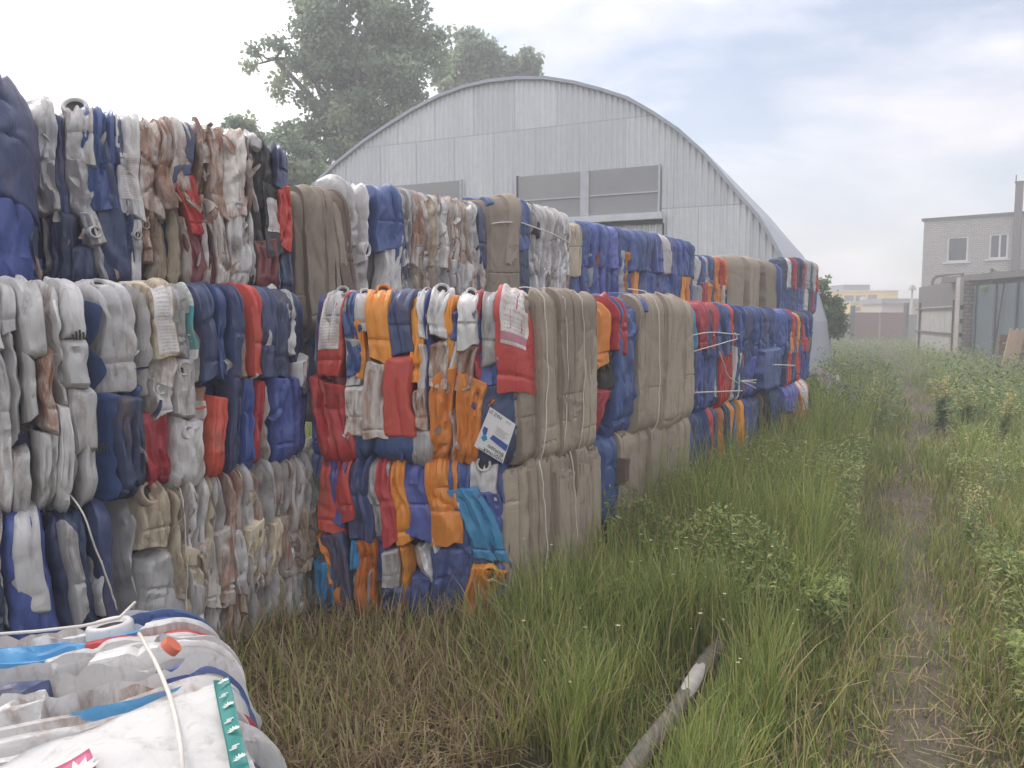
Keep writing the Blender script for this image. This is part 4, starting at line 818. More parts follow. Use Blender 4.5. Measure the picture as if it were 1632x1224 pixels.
n = 420; x, y = scatter(n, 2.6, 16, .0, .8); k = clear(x, y) & (np.abs(x - path_x(y)) > .5) & (vnoise(x * .9, y * .9, 0, 120) > -.1); x, y = x[k], y[k]; n = len(x)
z = ground_z(x, y) + rng.uniform(.25, .62, n); s = rng.uniform(.004, .010, n); V = []; Q = []
for i in range(n):
    b0 = len(V); c = np.array([x[i], y[i], z[i]])
    for a in range(5):
        t = 1.257 * a + x[i]; d = np.array([math.cos(t), math.sin(t), .35]); e = np.array([-math.sin(t), math.cos(t), 0]); j = len(V); V += [c, c + d * s[i] * .6 + e * s[i] * .35, c + d * s[i] * 1.2, c + d * s[i] * .6 - e * s[i] * .35]; Q.append((j, j + 1, j + 2, j + 3))
tag(link('wild_flowers', np_mesh('wild_flowers', np.array(V), Q, mats=[leafmat('petal', (.50, .48, .30), .2, .15)])), kind='stuff')
n = 2600; x, y = scatter(n, 1.6, 12, -.45, .8); k = clear(x, y) & (np.abs(x - path_x(y)) > .3) & (rng.uniform(0, 1, n) > .6 * dryness(x, y)); x, y = x[k], y[k]; n = len(x)
tag(blades(x, y, rng.uniform(.22, .62, n) * np.clip(.45 + y * .12, .4, 1.15), np.full(n, .0042), np.full(n, .55), rng.choice([3, 3, 2, 4], n).astype(np.int32), 'dry_stalks', 4), kind='stuff')
# ---- single tall weeds
WM = [leafmat('weed_green', (.19, .26, .09)), leafmat('weed_yellow', (.50, .46, .20)), leafmat('weed_stem', (.20, .21, .09)), leafmat('weed_grey_green', (.22, .26, .15))]
def weed_mesh(h, nleaf, lsz, pal, seed):
    r = np.random.default_rng(seed); stems, V, Q, mi = MB(), [], [], []
    for sidx in range(r.integers(5, 8)):
        a = r.uniform(0, 6.28); l = r.uniform(.08, .42); hh = h * r.uniform(.65, 1.05)
        P = [np.array([math.cos(a) * l * t ** 1.5 * hh, math.sin(a) * l * t ** 1.5 * hh, hh * t]) for t in np.linspace(0, 1, 7)]
        stems.tube(P, .003, 5, 0, .001)
        for k in range(nleaf):
            t = r.uniform(.03, 1); p = P[min(5, int(t * 6))] * (1 - (t * 6) % 1) + P[min(6, int(t * 6) + 1)] * ((t * 6) % 1); b = r.uniform(0, 6.28); up = r.uniform(-.2, .9) ; s = lsz * (1.15 - .6 * t) * r.uniform(.7, 1.3)
            d = np.array([math.cos(b), math.sin(b), up]); d /= np.linalg.norm(d); q = np.cross(d, [0, 0, 1]); q /= np.linalg.norm(q); n = len(V)
            V += [p, p + d * s * .45 + q * s * .17, p + d * s - np.array([0, 0, .2 * s]), p + d * s * .45 - q * s * .17]; Q.append((n, n+1, n+2, n+3)); mi.append(1 if t > .62 and pal == 1 else 0)
    sm = bpy.data.meshes.new('stem'); sm.from_pydata(stems.v, [], stems.f); sm.materials.append(WM[2]); sm.polygons.foreach_set('use_smooth', [True] * len(stems.f)); sm.update()
    return sm, np_mesh('leaves', np.array(V), Q, mats=[WM[0] if pal < 2 else WM[3], WM[1]], midx=mi)
WK = [weed_mesh(.80, 60, .06, 1, 1), weed_mesh(.70, 70, .055, 0, 2), weed_mesh(.95, 80, .05, 2, 3), weed_mesh(.60, 80, .055, 1, 4)]
def weed(px, py, y, kind, label, scale=1.0, group='tall weeds along the bales'):
    P = dp(px, py, y); h = max(.25, P[2] + .02); o = thing('tall_weed', label, 'weed', (P[0], P[1], float(ground_z(np.array(P[0]), np.array(P[1])))), group)
    hp = [.80, .70, .95, .60][kind]; k = h / hp; o.scale = (max(k, .55) * scale, max(k, .55) * scale, k); o.rotation_euler = (0, 0, random.uniform(0, 6))
    for nm, me in zip(('stem', 'leaves'), WK[kind]): link(nm, me, o)
for a in [(1118, 742, 5.3, 0, 'yellow-leaved weed in front of the lower cardboard bale'), (1082, 716, 5.9, 0, 'thin yellowish weed before the second lower bale'), (1036, 762, 5.0, 3, 'low pale weed at the foot of the dirty cardboard sheets'),
          (1386, 592, 10.5, 0, 'yellow flowering weed beside the footpath, tallest by the far end of the row', 1.1), (1372, 560, 12.0, 2, 'slim grey-green weed spike beyond the yellow flowering one'), (1398, 575, 11.0, 2, 'grey-green weed spike next to the path, right of the flowering clump'),
          (1508, 572, 11.0, 3, 'pale yellow bushy weed in front of the brick pillar', 1.2), (1548, 588, 10.2, 3, 'straw-coloured weed between the pillar and the leaning planks', 1.1), (1602, 590, 9.2, 3, 'pale weed below the leaning planks', 1.0),
          (1270, 660, 7.6, 0, 'yellow-tipped weed in front of the orange labelled jerrycan'), (1220, 700, 6.8, 2, 'grey-green weed before the dark lower bale', 1.3), (1172, 724, 6.2, 1, 'green leafy weed before the blue and red lower bale', 1.2),
          (1310, 700, 7.0, 1, 'broad green weed halfway between row and path', 1.5), (1360, 742, 6.3, 2, 'grey-green weed at the left edge of the footpath', 1.2), (1250, 770, 5.4, 1, 'leafy green weed in the middle of the grass strip', 1.3),
          (838, 1010, 3.2, 3, 'small weed with a cream seed head in front of the corner bale', .8), (1590, 700, 6.3, 2, 'grey-green weed right of the path, with small pale leaves', 1.3), (1545, 760, 5.2, 0, 'yellow-tipped weed just right of the bare path', 1.1), (1615, 830, 4.4, 1, 'dense green weed at the right edge', 1.4)]:
    weed(*a)
# ------------------------------------------------------------------ arched metal shed
HA = R(25); ha = np.array([math.sin(HA), math.cos(HA), 0]); hu = np.array([math.cos(HA), -math.sin(HA), 0]); Z = np.array([0, 0, 1.0])
hr0 = np.array([*(ray(1283, 430)[:2] / ray(1283, 430)[1] * 15.2), 0]); 
def wall_hit(px, py):
    d = ray(px, py); s = np.linalg.solve(np.stack([hu, Z, -d], 1), np.array([0, 0, EYE]) - hr0); return s[0], s[1]
outline = [(500, 300), (540, 262), (580, 230), (620, 203), (660, 178), (700, 157), (740, 142), (780, 133), (825, 128), (870, 128), (915, 135), (960, 147), (1000, 160), (1040, 183), (1080, 210), (1120, 246), (1150, 282), (1180, 317), (1205, 345), (1225, 378), (1242, 408)]
prof = [wall_hit(*q) for q in outline]; prof = [(prof[0][0] - 1.5, 2.9), (prof[0][0] - 2.1, 1.3), (prof[0][0] - 2.3, 0.0)][::-1] + prof + [(prof[-1][0] + .42, 1.5), (prof[-1][0] + .6, 0.0)]
m = NT('corrugated_zinc'); tc = m.n('ShaderNodeTexCoord'); sp = m.n('ShaderNodeSeparateXYZ'); m.l(tc.outputs['Object'], sp.inputs[0])
n1 = m.noise(m.coord((3, .3, .35)), 1.2, 5); n2 = m.noise(m.coord((1, 1, 1)), 7, 5)
seam = m.n('ShaderNodeTexBrick'); m.l(m.coord((1, 1, 1), 'UV'), seam.inputs['Vector']); seam.offset = .5; seam.inputs['Scale'].default_value = 1; seam.inputs['Brick Width'].default_value = 1.05; seam.inputs['Row Height'].default_value = 1.95; seam.inputs['Mortar Size'].default_value = .012
seam.inputs['Color1'].default_value = (.60, .615, .63, 1); seam.inputs['Color2'].default_value = (.74, .75, .755, 1); seam.inputs['Mortar'].default_value = (.46, .47, .485, 1)
m.base(m.mix(m.ramp(m.math('ADD', m.math('MULTIPLY', n1, .6), m.math('MULTIPLY', n2, .4)), [(.35, 0.0), (.75, .6)]), seam.outputs[0], (.50, .51, .53))); M['zinc'] = m.set(Roughness=.55, Metallic=.25)
roofm = flat('roof_metal', (.40, .42, .46), .6, .25, .15)
shed = thing('arched_shed', 'large arched shed of corrugated pale metal with dark window bands in its end wall', 'shed', tuple(hr0))
off = hr0
# corrugated end wall: columns of a true wave
pw = np.array(prof); s_min, s_max = pw[0, 0], pw[-1, 0]
order = np.argsort(pw[:, 0]); sx_, hz_ = pw[order, 0], pw[order, 1]
NS = 3600; ss = np.linspace(s_min, s_max, NS); top = np.interp(ss, sx_, hz_)
bwin = [(828, 1052, 276, 352), (622, 737, 292, 352)]
W1a, W1b = wall_hit(828, 283), wall_hit(1051, 266); W2a, W2b = wall_hit(600, 300), wall_hit(736, 290); yb = wall_hit(1054, 338)[1]
rows = np.linspace(0, 1, 12)
wave = .014 * np.clip(1.4 * np.cos(ss * 2 * np.pi / .13), -1, 1)
V = np.stack([hr0 + hu * s - ha * (wv) + Z * (t * q) - off for s, wv, t in zip(ss, wave, top) for q in rows]).reshape(-1, 3)
uv = np.array([(s, t * q) for s, t in zip(ss, top) for q in rows])
link('end_wall', np_mesh('end_wall', V, gridquads(NS, 12), mats=[M['zinc']], uv=uv), shed)
# arched roof shell, 24 m long, slightly overhanging the end wall
LEN = 11.0; ns = len(prof); pin = pw.copy(); out_ = []
for i in range(ns):
    t = pw[min(i + 1, ns - 1)] - pw[max(i - 1, 0)]; nn = np.array([-t[1], t[0]]); nn /= np.linalg.norm(nn); nn = nn if nn[1] > 0 or i > ns // 2 else nn
    out_.append(pw[i] + (nn if nn @ (pw[i] - np.array([(s_min + s_max) / 2, 1.0])) > 0 else -nn) * .07)
vs = []
for a_ in (-.10, LEN):
    for P in (pin, out_):
        vs += [hr0 + hu * p[0] + Z * p[1] + ha * a_ - off for p in P]
fs_ = []
for i in range(ns - 1):
    fs_ += [(ns + i, ns + i + 1, 3*ns + i + 1, 3*ns + i), (i, 2*ns + i, 2*ns + i + 1, i + 1), (i, i + 1, ns + i + 1, ns + i), (2*ns + i, 3*ns + i, 3*ns + i + 1, 2*ns + i + 1)]
MB().add(vs, fs_).build('roof_shell', roofm, shed)
def wpan(name, s0, s1, z0, z1, d, t, mat, par=None):
    c = hr0 + hu * (s0 + s1) / 2 + Z * (z0 + z1) / 2 - ha * d - off; return MB().box(c, (s1 - s0, t, z1 - z0), hu, ha, Z).build(name, mat, par or shed)
gl = NT('dusty_glass'); gl.base(gl.mix(gl.noise(gl.coord(), 1.1, 5), (.25, .255, .26), (.36, .35, .345))); M['dusty'] = gl.set(Roughness=.35)
frm = flat('pale_metal_frame', (.50, .50, .52), .6); dkf = flat('dark_edge', (.06, .06, .07), .7)
for (a_, b_, nm) in ((W1a, W1b, 2), (W2a, W2b, 1)):
    zt, zb = a_[1], yb
    w = wpan('window', a_[0], b_[0], zb, zt, .06, .05, M['dusty'])
    wpan('frame_edge', a_[0] - .03, a_[0], zb, zt + .02, .07, .08, dkf, w); wpan('frame_edge', b_[0], b_[0] + .04, zb, zt + .02, .07, .08, frm, w)
    wpan('glazing_bar', a_[0], b_[0], zb + (zt - zb) * .42, zb + (zt - zb) * .45, .10, .03, frm, w)
    if nm == 2: wpan('mullion', a_[0] + (b_[0] - a_[0]) * .47, a_[0] + (b_[0] - a_[0]) * .53, zb, zt, .11, .06, frm, w)
sl = wpan('door_rail', W1a[0] - .6, W1b[0] + .12, yb - .16, yb - .02, .14, .20, flat('pale_rail', (.62, .63, .65), .5)); wpan('door_gap', W1a[0] - .6, W1b[0] + .1, yb - .24, yb - .165, .05, .06, dkf)
wpan('door_edge', W1b[0] + .10, W1b[0] + .13, 0, yb - .24, .05, .06, dkf)

# ------------------------------------------------------------------ trees
def tree(name, label, px0, px1, pytop, pybase, y, nclump, nleaf, lsz, seed, mats, blobs=None, cat='tree', trunk_px=None, group=None):
    r = np.random.default_rng(seed); c = dp((px0 + px1) / 2, pybase, y); top = dp((px0 + px1) / 2, pytop, y)[2]; wd = (px1 - px0) / F * y
    bx = dp(trunk_px or (px0 + px1) / 2, 500, y)[0]; o = thing(name, label, cat, (bx, y, 0), group); tr = MB()
    if blobs is None: blobs = [((px0 + px1) / 2, (pytop + pybase) / 2, wd / 2, (top - c[2]) / 2)]
    B = []
    for (bxp, byp, rx, rz) in blobs:
        q = dp(bxp, byp, y); B.append((np.array([q[0] - bx, r.uniform(-.25, .25) * rx, q[2]]), rx, rz))
    hz = max(b[0][2] for b in B); tr.tube([(0, 0, -.1), (.05, 0, hz * .3), (-.05, .1, hz * .6), (0, 0, hz * .85)], .022 * hz, 9, 0, .006 * hz)
    cl = []
    for p, rx, rz in B:
        base = np.array([0, 0, min(p[2] * .75, hz * .6)]); tr.tube([base, base * .5 + p * .5 + np.array([0, 0, -.15 * rz]), p], .012 * hz, 7, 0, .004 * hz)
        k = max(3, int(nclump * rx * rz / sum(b[1] * b[2] for b in B)))
        for _ in range(k):
            d = r.normal(size=3); d /= np.linalg.norm(d); q = p + d * np.array([rx, rx * .8, rz]) * r.uniform(.25, 1.0) ** .5; cl.append((q, r.uniform(.12, .30) * min(rx, rz) + .10))
            if r.random() < .5: tr.tube([p, (p + q) / 2 + r.normal(size=3) * .1 * rx, q], .004 * hz, 5, 0, .0012 * hz)
    tr.build('trunk', M['wood'], o, smooth=True)
    n = nleaf; w8 = np.array([c_[1] ** 2 for c_ in cl]); ci = r.choice(len(cl), n, p=w8 / w8.sum()); C = np.array([c_[0] for c_ in cl])[ci]; rad = np.array([c_[1] for c_ in cl])[ci]
    d = r.normal(size=(n, 3)); d /= np.linalg.norm(d, axis=1)[:, None]; P = C + d * (rad * (r.uniform(.05, 1.15, n) ** .6 * (1 + .45 * (r.uniform(0, 1, n) < .18))))[:, None] * np.array([1.15, 1.15, .85])
    a = r.normal(size=(n, 3)); a[:, 2] -= .4; a /= np.linalg.norm(a, axis=1)[:, None]; b_ = np.cross(a, r.normal(size=(n, 3))); b_ /= np.linalg.norm(b_, axis=1)[:, None]; s = (lsz * r.uniform(.6, 1.4, n))[:, None]
    V = np.stack([P, P + a * s * .5 + b_ * s * .33, P + a * s, P + a * s * .5 - b_ * s * .33], 1)
    mi = (ci * 7 % 11 < 4).astype(np.int32)
    link('crown', np_mesh('crown', V.reshape(-1, 3), np.arange(4 * n).reshape(n, 4), mats=mats, midx=mi), o); return o
TL = [leafmat('leaf_dark', (.19, .25, .165), .5), leafmat('leaf_mid', (.29, .35, .22), .5)]
BL = [leafmat('bush_dark', (.11, .18, .06), .4), leafmat('bush_light', (.18, .27, .09), .4)]
Yt = 27.0; u_ = Yt / F
tree('deciduous_tree', 'tall broad tree with a dark green crown behind the left side of the shed', 400, 712, 0, 300, Yt, 260, 40000, .17, 5, TL,
     [(560, 60, 95*u_, 75*u_), (630, 45, 70*u_, 60*u_), (500, 130, 60*u_, 55*u_), (440, 95, 42*u_, 32*u_), (590, 140, 80*u_, 65*u_), (665, 110, 48*u_, 48*u_), (540, 215, 75*u_, 60*u_), (610, 200, 60*u_, 45*u_), (490, 255, 42*u_, 45*u_), (520, -20, 60*u_, 50*u_), (600, -40, 70*u_, 50*u_)], trunk_px=570)
tree('deciduous_tree', 'smaller rounded tree crown showing just over the shed ridge', 700, 860, 50, 150, 36, 60, 17000, .22, 6, TL, [(745, 105, 1.3, 1.3), (732, 70, .6, .8), (800, 110, 1.7, 1.1), (840, 118, .8, .7), (770, 140, 2.0, 1.2)], trunk_px=775)
tree('deciduous_tree', 'low loose tree between the tall left stack and the shed', 372, 480, 185, 320, 23, 50, 12000, .17, 8, TL, [(405, 210, .65, .5), (450, 215, .5, .5), (440, 265, 1.1, .9), (490, 290, .8, .8), (400, 290, 1.0, 1.0)], trunk_px=440)
tree('shrub', 'bright green bush at the far end of the bale rows beside the shed', 1300, 1352, 450, 520, 24, 60, 4200, .12, 9, BL, [(1312, 462, .22, .35), (1318, 485, .4, .4), (1332, 497, .35, .35), (1308, 505, .4, .6), (1344, 510, .3, .25), (1326, 515, .5, .4)], 'bush', 1320)

# ------------------------------------------------------------------ brick building and yard on the right
m = NT('pale_brick'); br = m.n('ShaderNodeTexBrick'); m.l(m.coord((1, 1, 1), 'UV'), br.inputs['Vector']); br.inputs['Scale'].default_value = 1; br.inputs['Brick Width'].default_value = .26; br.inputs['Row Height'].default_value = .10; br.inputs['Mortar Size'].default_value = .014
br.inputs['Color1'].default_value = (.56, .525, .50, 1); br.inputs['Color2'].default_value = (.42, .39, .37, 1); br.inputs['Mortar'].default_value = (.20, .185, .18, 1); br.inputs['Bias'].default_value = -.2
m.base(m.mix(m.math('MULTIPLY', m.noise(m.coord(), .8, 5), .55), br.outputs[0], (.42, .385, .36))); M['brick'] = m.set(Roughness=.9); m.bump(br.outputs['Fac'], -.4, .01)
bc = np.array([*(ray(1466, 507)[:2] / ray(1466, 507)[1] * 44), 0]); bd = np.array([.78, -.626, 0]); bn = np.array([bd[1], -bd[0], 0])   # bn faces the yard
def bhit(px, py):
    d = ray(px, py); s = np.linalg.solve(np.stack([bd, Z, -d], 1), np.array([0, 0, EYE]) - bc); return s[0], s[1]
ht = bhit(1466, 353)[1]
bld = thing('brick_building', 'two-storey pale brick building with two windows and a flat roof', 'building', tuple(bc))
def brick_wall(s0, s1, z0, z1, X, org, holes, depth, par, name='wall', N=None):
    xs = sorted({s0, s1, *[h[0] for h in holes], *[h[1] for h in holes]}); zs = sorted({z0, z1, *[h[2] for h in holes], *[h[3] for h in holes]}); V, Q, uv = [], [], []
    for i in range(len(xs) - 1):
        for j in range(len(zs) - 1):
            cx_, cz_ = (xs[i] + xs[i+1]) / 2, (zs[j] + zs[j+1]) / 2
            if any(h[0] < cx_ < h[1] and h[2] < cz_ < h[3] for h in holes): continue
            k = len(V)
            for a_, b_ in ((xs[i], zs[j]), (xs[i+1], zs[j]), (xs[i+1], zs[j+1]), (xs[i], zs[j+1])): V.append(org + X * a_ + Z * b_ - bc); uv.append((a_, b_))
            Q.append((k, k+1, k+2, k+3))
    for h in holes:                                              # reveals
        for (p, q_) in (((h[0], h[2]), (h[1], h[2])), ((h[1], h[2]), (h[1], h[3])), ((h[1], h[3]), (h[0], h[3])), ((h[0], h[3]), (h[0], h[2]))):
            k = len(V)
            for a_, b_, dd in ((*p, 0), (*q_, 0), (*q_, depth), (*p, depth)): V.append(org + X * a_ + Z * b_ - N * dd - bc); uv.append((a_ + dd, b_))
            Q.append((k, k+1, k+2, k+3))
    return link(name, np_mesh(name, np.array(V), Q, mats=[M['brick']], smooth=False, uv=np.array(uv)), par)
wA, wB = (bhit(1508, 418), bhit(1544, 376)), (bhit(1575, 413), bhit(1608, 371))
holes = [(wA[0][0], wA[1][0], wA[0][1], wA[1][1]), (wB[0][0], wB[1][0], wB[0][1], wB[1][1])]
LB = 13.0
brick_wall(0, LB, -.3, ht, bd, bc, holes, .18, bld, N=bn)
brick_wall(0, 9, -.3, ht, -bn, bc, [], .1, bld, N=-bd)
brick_wall(0, 9, -.3, ht, -bn, bc + bd * LB, [], .1, bld, N=bd); brick_wall(0, LB, -.3, ht, bd, bc - bn * 9, [], .1, bld, N=-bn)
roofd = flat('roof_felt', (.10, .10, .11), .9)
MB().box(bd * LB / 2 - bn * 4.5 + Z * (ht + .07), (LB + .24, 9.24, .14), bd, bn, Z).build('roof', roofd, bld)
wfr = flat('white_window_frame', (.72, .71, .70), .5, 0, .08); gm = NT('window_glass'); gm.base((.035, .045, .055)); M['glass'] = gm.set(Roughness=.06)
for k, h in enumerate(holes):
    cx_, cz_, w_, hh = (h[0] + h[1]) / 2, (h[2] + h[3]) / 2, h[1] - h[0], h[3] - h[2]; P = lambda a_, b_, d_: bd * a_ + Z * b_ + bn * d_
    w = MB().box(P(cx_, cz_, -.14), (w_, .02, hh), bd, bn, Z).build('window', M['glass'], bld)
    fr_ = MB(); t = .09
    for a_, b_, sx2, sz2 in ((cx_, h[2] + t / 2, w_, t), (cx_, h[3] - t / 2, w_, t), (h[0] + t / 2, cz_, t, hh - 2 * t), (h[1] - t / 2, cz_, t, hh - 2 * t)): fr_.box(P(a_, b_, -.09), (sx2, .08, sz2), bd, bn, Z)
    if k == 1: fr_.box(P(cx_ + .05, cz_, -.09), (.09, .08, hh - 2 * t), bd, bn, Z)
    fr_.build('frame', wfr, w); MB().box(P(cx_, h[2] - .05, .03), (w_ + .3, .16, .07), bd, bn, Z).build('sill', wfr, w)
    tb = MB(); 
    for sg in (-1, 1): tb.box(P(cx_ + sg * (w_ / 2 + .10), cz_, .012), (.16, .024, hh + .1), bd, bn, Z)
    tb.build('brick_surround', flat('worn_plaster', (.42, .39, .37), .9), w)
st = bhit(1619, 420); sb = bhit(1619, 292)
pp = MB().box(bc + bd * st[0] + bn * .22 + Z * ((sb[1] + st[1] * 0) / 2), (.34, .34, sb[1]), bd, bn, Z); pp.box(bc + bd * st[0] + bn * .22 + Z * sb[1], (.42, .42, .08), bd, bn, Z)
pp.tube([bc + bd * (st[0] - .17) + bn * .22 + Z * sb[1], bc + bd * (st[0] - .17) + bn * .22 + Z * (sb[1] + .4)], .03, 6)
tag(pp.build('chimney_post', flat('grey_brown_steel', (.15, .13, .13), .7)), 'tall square grey-brown post standing against the brick building', 'post')
# concrete fence, running from the pillar back to the gate
conc = flat('old_concrete', (.36, .34, .32), .9, 0, .3, 2); concd = flat('dark_boards', (.14, .125, .125), .9, 0, .2, 3); rust = flat('rusty_steel', (.11, .075, .06), .85, .2, .4, 8)
f0, f1 = dp(1464, 507, 36)[:2], dp(1527, 507, 29)[:2]; f0, f1 = np.array([*f0, 0]), np.array([*f1, 0]); fdv = (f1 - f0); FL = np.linalg.norm(fdv); fdv = fdv / FL; fnv = np.cross(fdv, Z)
fen = thing('concrete_fence', 'stained concrete panel fence with dark boards along its top', 'fence', tuple(f0)); nsl = 8
for k in range(nsl):
    MB().box(fdv * FL * (k + .5) / nsl + Z * 1.03, (FL / nsl - .03, .12, 2.1), fdv, fnv, Z).build('concrete_panel', conc, fen)
MB().box(fdv * FL / 2 + Z * 2.55, (FL, .07, .95), fdv, fnv, Z).build('top_board', concd, fen)
pr_ = MB()
for zz in (1.0, 2.0): pr_.box(fdv * FL / 2 + Z * zz + fnv * .12, (FL, .07, .06), fdv, fnv, Z)
for k in (.12, .97): pr_.box(fdv * FL * k + Z * 1.15 + fnv * .12, (.1, .08, 2.3), fdv, fnv, Z)
pr_.build('rusty_rail', rust, fen)
# brick pillar with square holes, pipes looping over the fence
pp0 = dp(1543, 507, 28.4)[:2]; pl = MB(); pz = dp(1543, 447, pp0[1])[2]; pwid = 30 / F * pp0[1]
bp = thing('brick_pillar', 'narrow brick pillar with a row of square holes and a pale post beside it', 'pillar', (*pp0, 0))
xs = np.array([1, 0, 0]); yv = np.array([0, 1, 0])
def bbox(mb, c, d): return mb.box(c, d)
mm = NT('dirty_brick'); bt = mm.n('ShaderNodeTexBrick'); mm.l(mm.coord((1, 1, 1)), bt.inputs['Vector']); sp_ = mm.n('ShaderNodeCombineXYZ'); s2 = mm.n('ShaderNodeSeparateXYZ'); mm.l(mm.coord(), s2.inputs[0]); mm.l(s2.outputs[0], sp_.inputs[0]); mm.l(s2.outputs[2], sp_.inputs[1]); mm.l(sp_.outputs[0], bt.inputs['Vector'])
bt.inputs['Scale'].default_value = 1; bt.inputs['Brick Width'].default_value = .3; bt.inputs['Row Height'].default_value = .14; bt.inputs['Mortar Size'].default_value = .02; bt.inputs['Color1'].default_value = (.32, .25, .22, 1); bt.inputs['Color2'].default_value = (.22, .17, .15, 1); bt.inputs['Mortar'].default_value = (.15, .13, .12, 1)
mm.base(bt.outputs[0]); M['dbrick'] = mm.set(Roughness=.9)
pb = MB(); pb.box((pwid * .12, .3, pz / 2), (pwid * .76, .6, pz)); pb.build('shaft', M['dbrick'], bp)
pq = MB(); pq.box((-pwid * .38, .15, pz * .52), (pwid * .2, .25, pz * 1.04)); pq.build('pale_post', flat('pale_post', (.42, .38, .35), .9, 0, .2, 4), bp)
hl = MB()
for k in range(4): hl.box((-pwid * .36, .02, pz * (.16 + .17 * k)), (pwid * .14, .06, pwid * .22))
hl.build('hole', M['dark'], bp)
rp = MB(); rp.box((pwid * .42, -.03, pz * .32), (.12, .08, pz * .55)); rp.build('rusty_post', rust, bp)
pi = MB(); yy = pp0[1] + 9.5
for (pa, pt_, pe) in ((1486, 440, 1534), (1499, 447, 1534), (1506, 454, 1530)):
    p0, p1, p2, p3 = dp(pa, 500, yy), dp(pa, pt_ + 12, yy), dp(pa + 10, pt_, yy), dp(pe, pt_ - 4, yy); p0[2] = 0
    arc = [p1 + (np.array([p2[0] - p1[0], 0, 0]) * (1 - math.cos(t)) + np.array([0, 0, p2[2] - p1[2]]) * math.sin(t)) for t in np.linspace(0, math.pi / 2, 8)]
    pi.tube([p0, *arc, p3, p3 + np.array([.05, 0, -p3[2] + .0])], .075, 8)
tag(pi.build('gas_pipes', rust, smooth=True), 'three rusty pipes bending over behind the concrete fence', 'pipe')
# blue-grey sheet metal gate and the lean-to roof over it
ga, gb = np.array([*dp(1556, 507, 28)[:2], 0]), np.array([*dp(1700, 507, 23.5)[:2], 0]); gdv = gb - ga; GL = np.linalg.norm(gdv); gdv /= GL; gnv = np.cross(gdv, Z); gh = dp(1600, 452, (ga + (gb - ga) * .3)[1])[2]
gt = thing('metal_gate', 'tall blue-grey sheet metal gate right of the brick pillar', 'gate', tuple(ga)); gmat = flat('blue_grey_paint', (.10, .135, .155), .6, .1, .2, 1.2)
for k in range(4): MB().box(gdv * GL * (k + .5) / 4 + Z * gh / 2, (GL / 4 - .04, .06, gh), gdv, gnv, Z).build('sheet_panel', gmat, gt)
gp_ = MB()
for k in range(5): gp_.box(gdv * GL * k / 4 + Z * gh / 2 + gnv * .05, (.09, .09, gh), gdv, gnv, Z)
gp_.build('frame_post', flat('dark_blue_grey', (.06, .08, .095), .7), gt)
MB().tube([gdv * GL * (.36 - .012 * k) + gnv * .1 + Z * (gh * (1 - k / 8)) for k in range(8)], .025, 6).build('cable', M['dark'], gt)
ra = np.array([*(ray(1524, 440)[:2] / ray(1524, 440)[1] * (pp0[1] + 1.5)), 0]); rz0, rz1 = dp(1524, 444, ra[1])[2], dp(1632, 436, ra[1] - 3)[2]
rv = gdv; rl = MB().box(ra + rv * 5 + Z * (rz0 - .05) + gnv * .1, (10.4, .7, .22), rv, gnv, Z); rl = rl.build('lean_to_roof', flat('dark_lean_to', (.15, .14, .14), .85)); tag(rl, 'dark flat lean-to roof edge under the brick building windows', 'roof', kind='thing')
MB().box(ra + rv * 5 + Z * (rz0 - .75), (10, .08, 1.5), rv, gnv, Z).build('back_board', concd, rl)
MB().box(ra + rv * 5 + Z * (rz0 / 2 - .8) - gnv * .4, (10, .1, max(.5, rz0 - 1.6)), rv, gnv, Z).build('support_wall', concd, rl)
for (p, yv_, n_, lb) in ((1590, 452, 1500, 'green shrub sprouting under the lean-to roof'), (1622, 468, 1800, 'leafy shrub hanging over the metal gate')):
    yg = (ga + gdv * GL * (p - 1556) / 144)[1] + .6
    tree('shrub', lb, p - 14, p + 14, yv_ - 10, yv_ + 24, yg, 12, n_, .13, p, BL, [(p, yv_, .45, .35), (p + 8, yv_ + 10, .4, .3)], 'bush')
# leaning planks and a pallet
pa = dp(1606, 575, 22.0); tk = flat('raw_planks', (.36, .25, .16), .8, 0, .25, 5)
pk_ = thing('plank_stack', 'leaning raw planks propped against a brown crate side', 'planks', (pa[0], 22.0, 0))
for k in range(5):
    a_, c_ = dp(1596 + 5 * k, 582, 21.6 + .1 * k), dp(1612 + 5 * k, 524 + 3 * (k % 2), 22.3); a_[2] = max(.02, a_[2] - .3)
    d_ = (c_ - a_); l_ = np.linalg.norm(d_); d_ /= l_; MB().box((a_ + c_) / 2 - np.array([pa[0], 22, 0]), (l_, .10, .03), d_, np.cross([0, 1, 0], d_), np.cross(d_, np.cross([0, 1, 0], d_))).build('plank', tk, pk_)
cr = dp(1622, 545, 22.6); cm = MB(); 
for k in range(4): cm.box((cr[0], 22.6, .2 + .27 * k), (1.1, .04, .22))
for sx2 in (-.5, .5): cm.box((cr[0] + sx2, 22.66, .55), (.09, .08, 1.1))
tag(cm.build('wooden_crate_side', flat('brown_boards', (.20, .115, .07), .85, 0, .25, 4)), 'brown slatted crate side standing behind the leaning planks', 'crate')
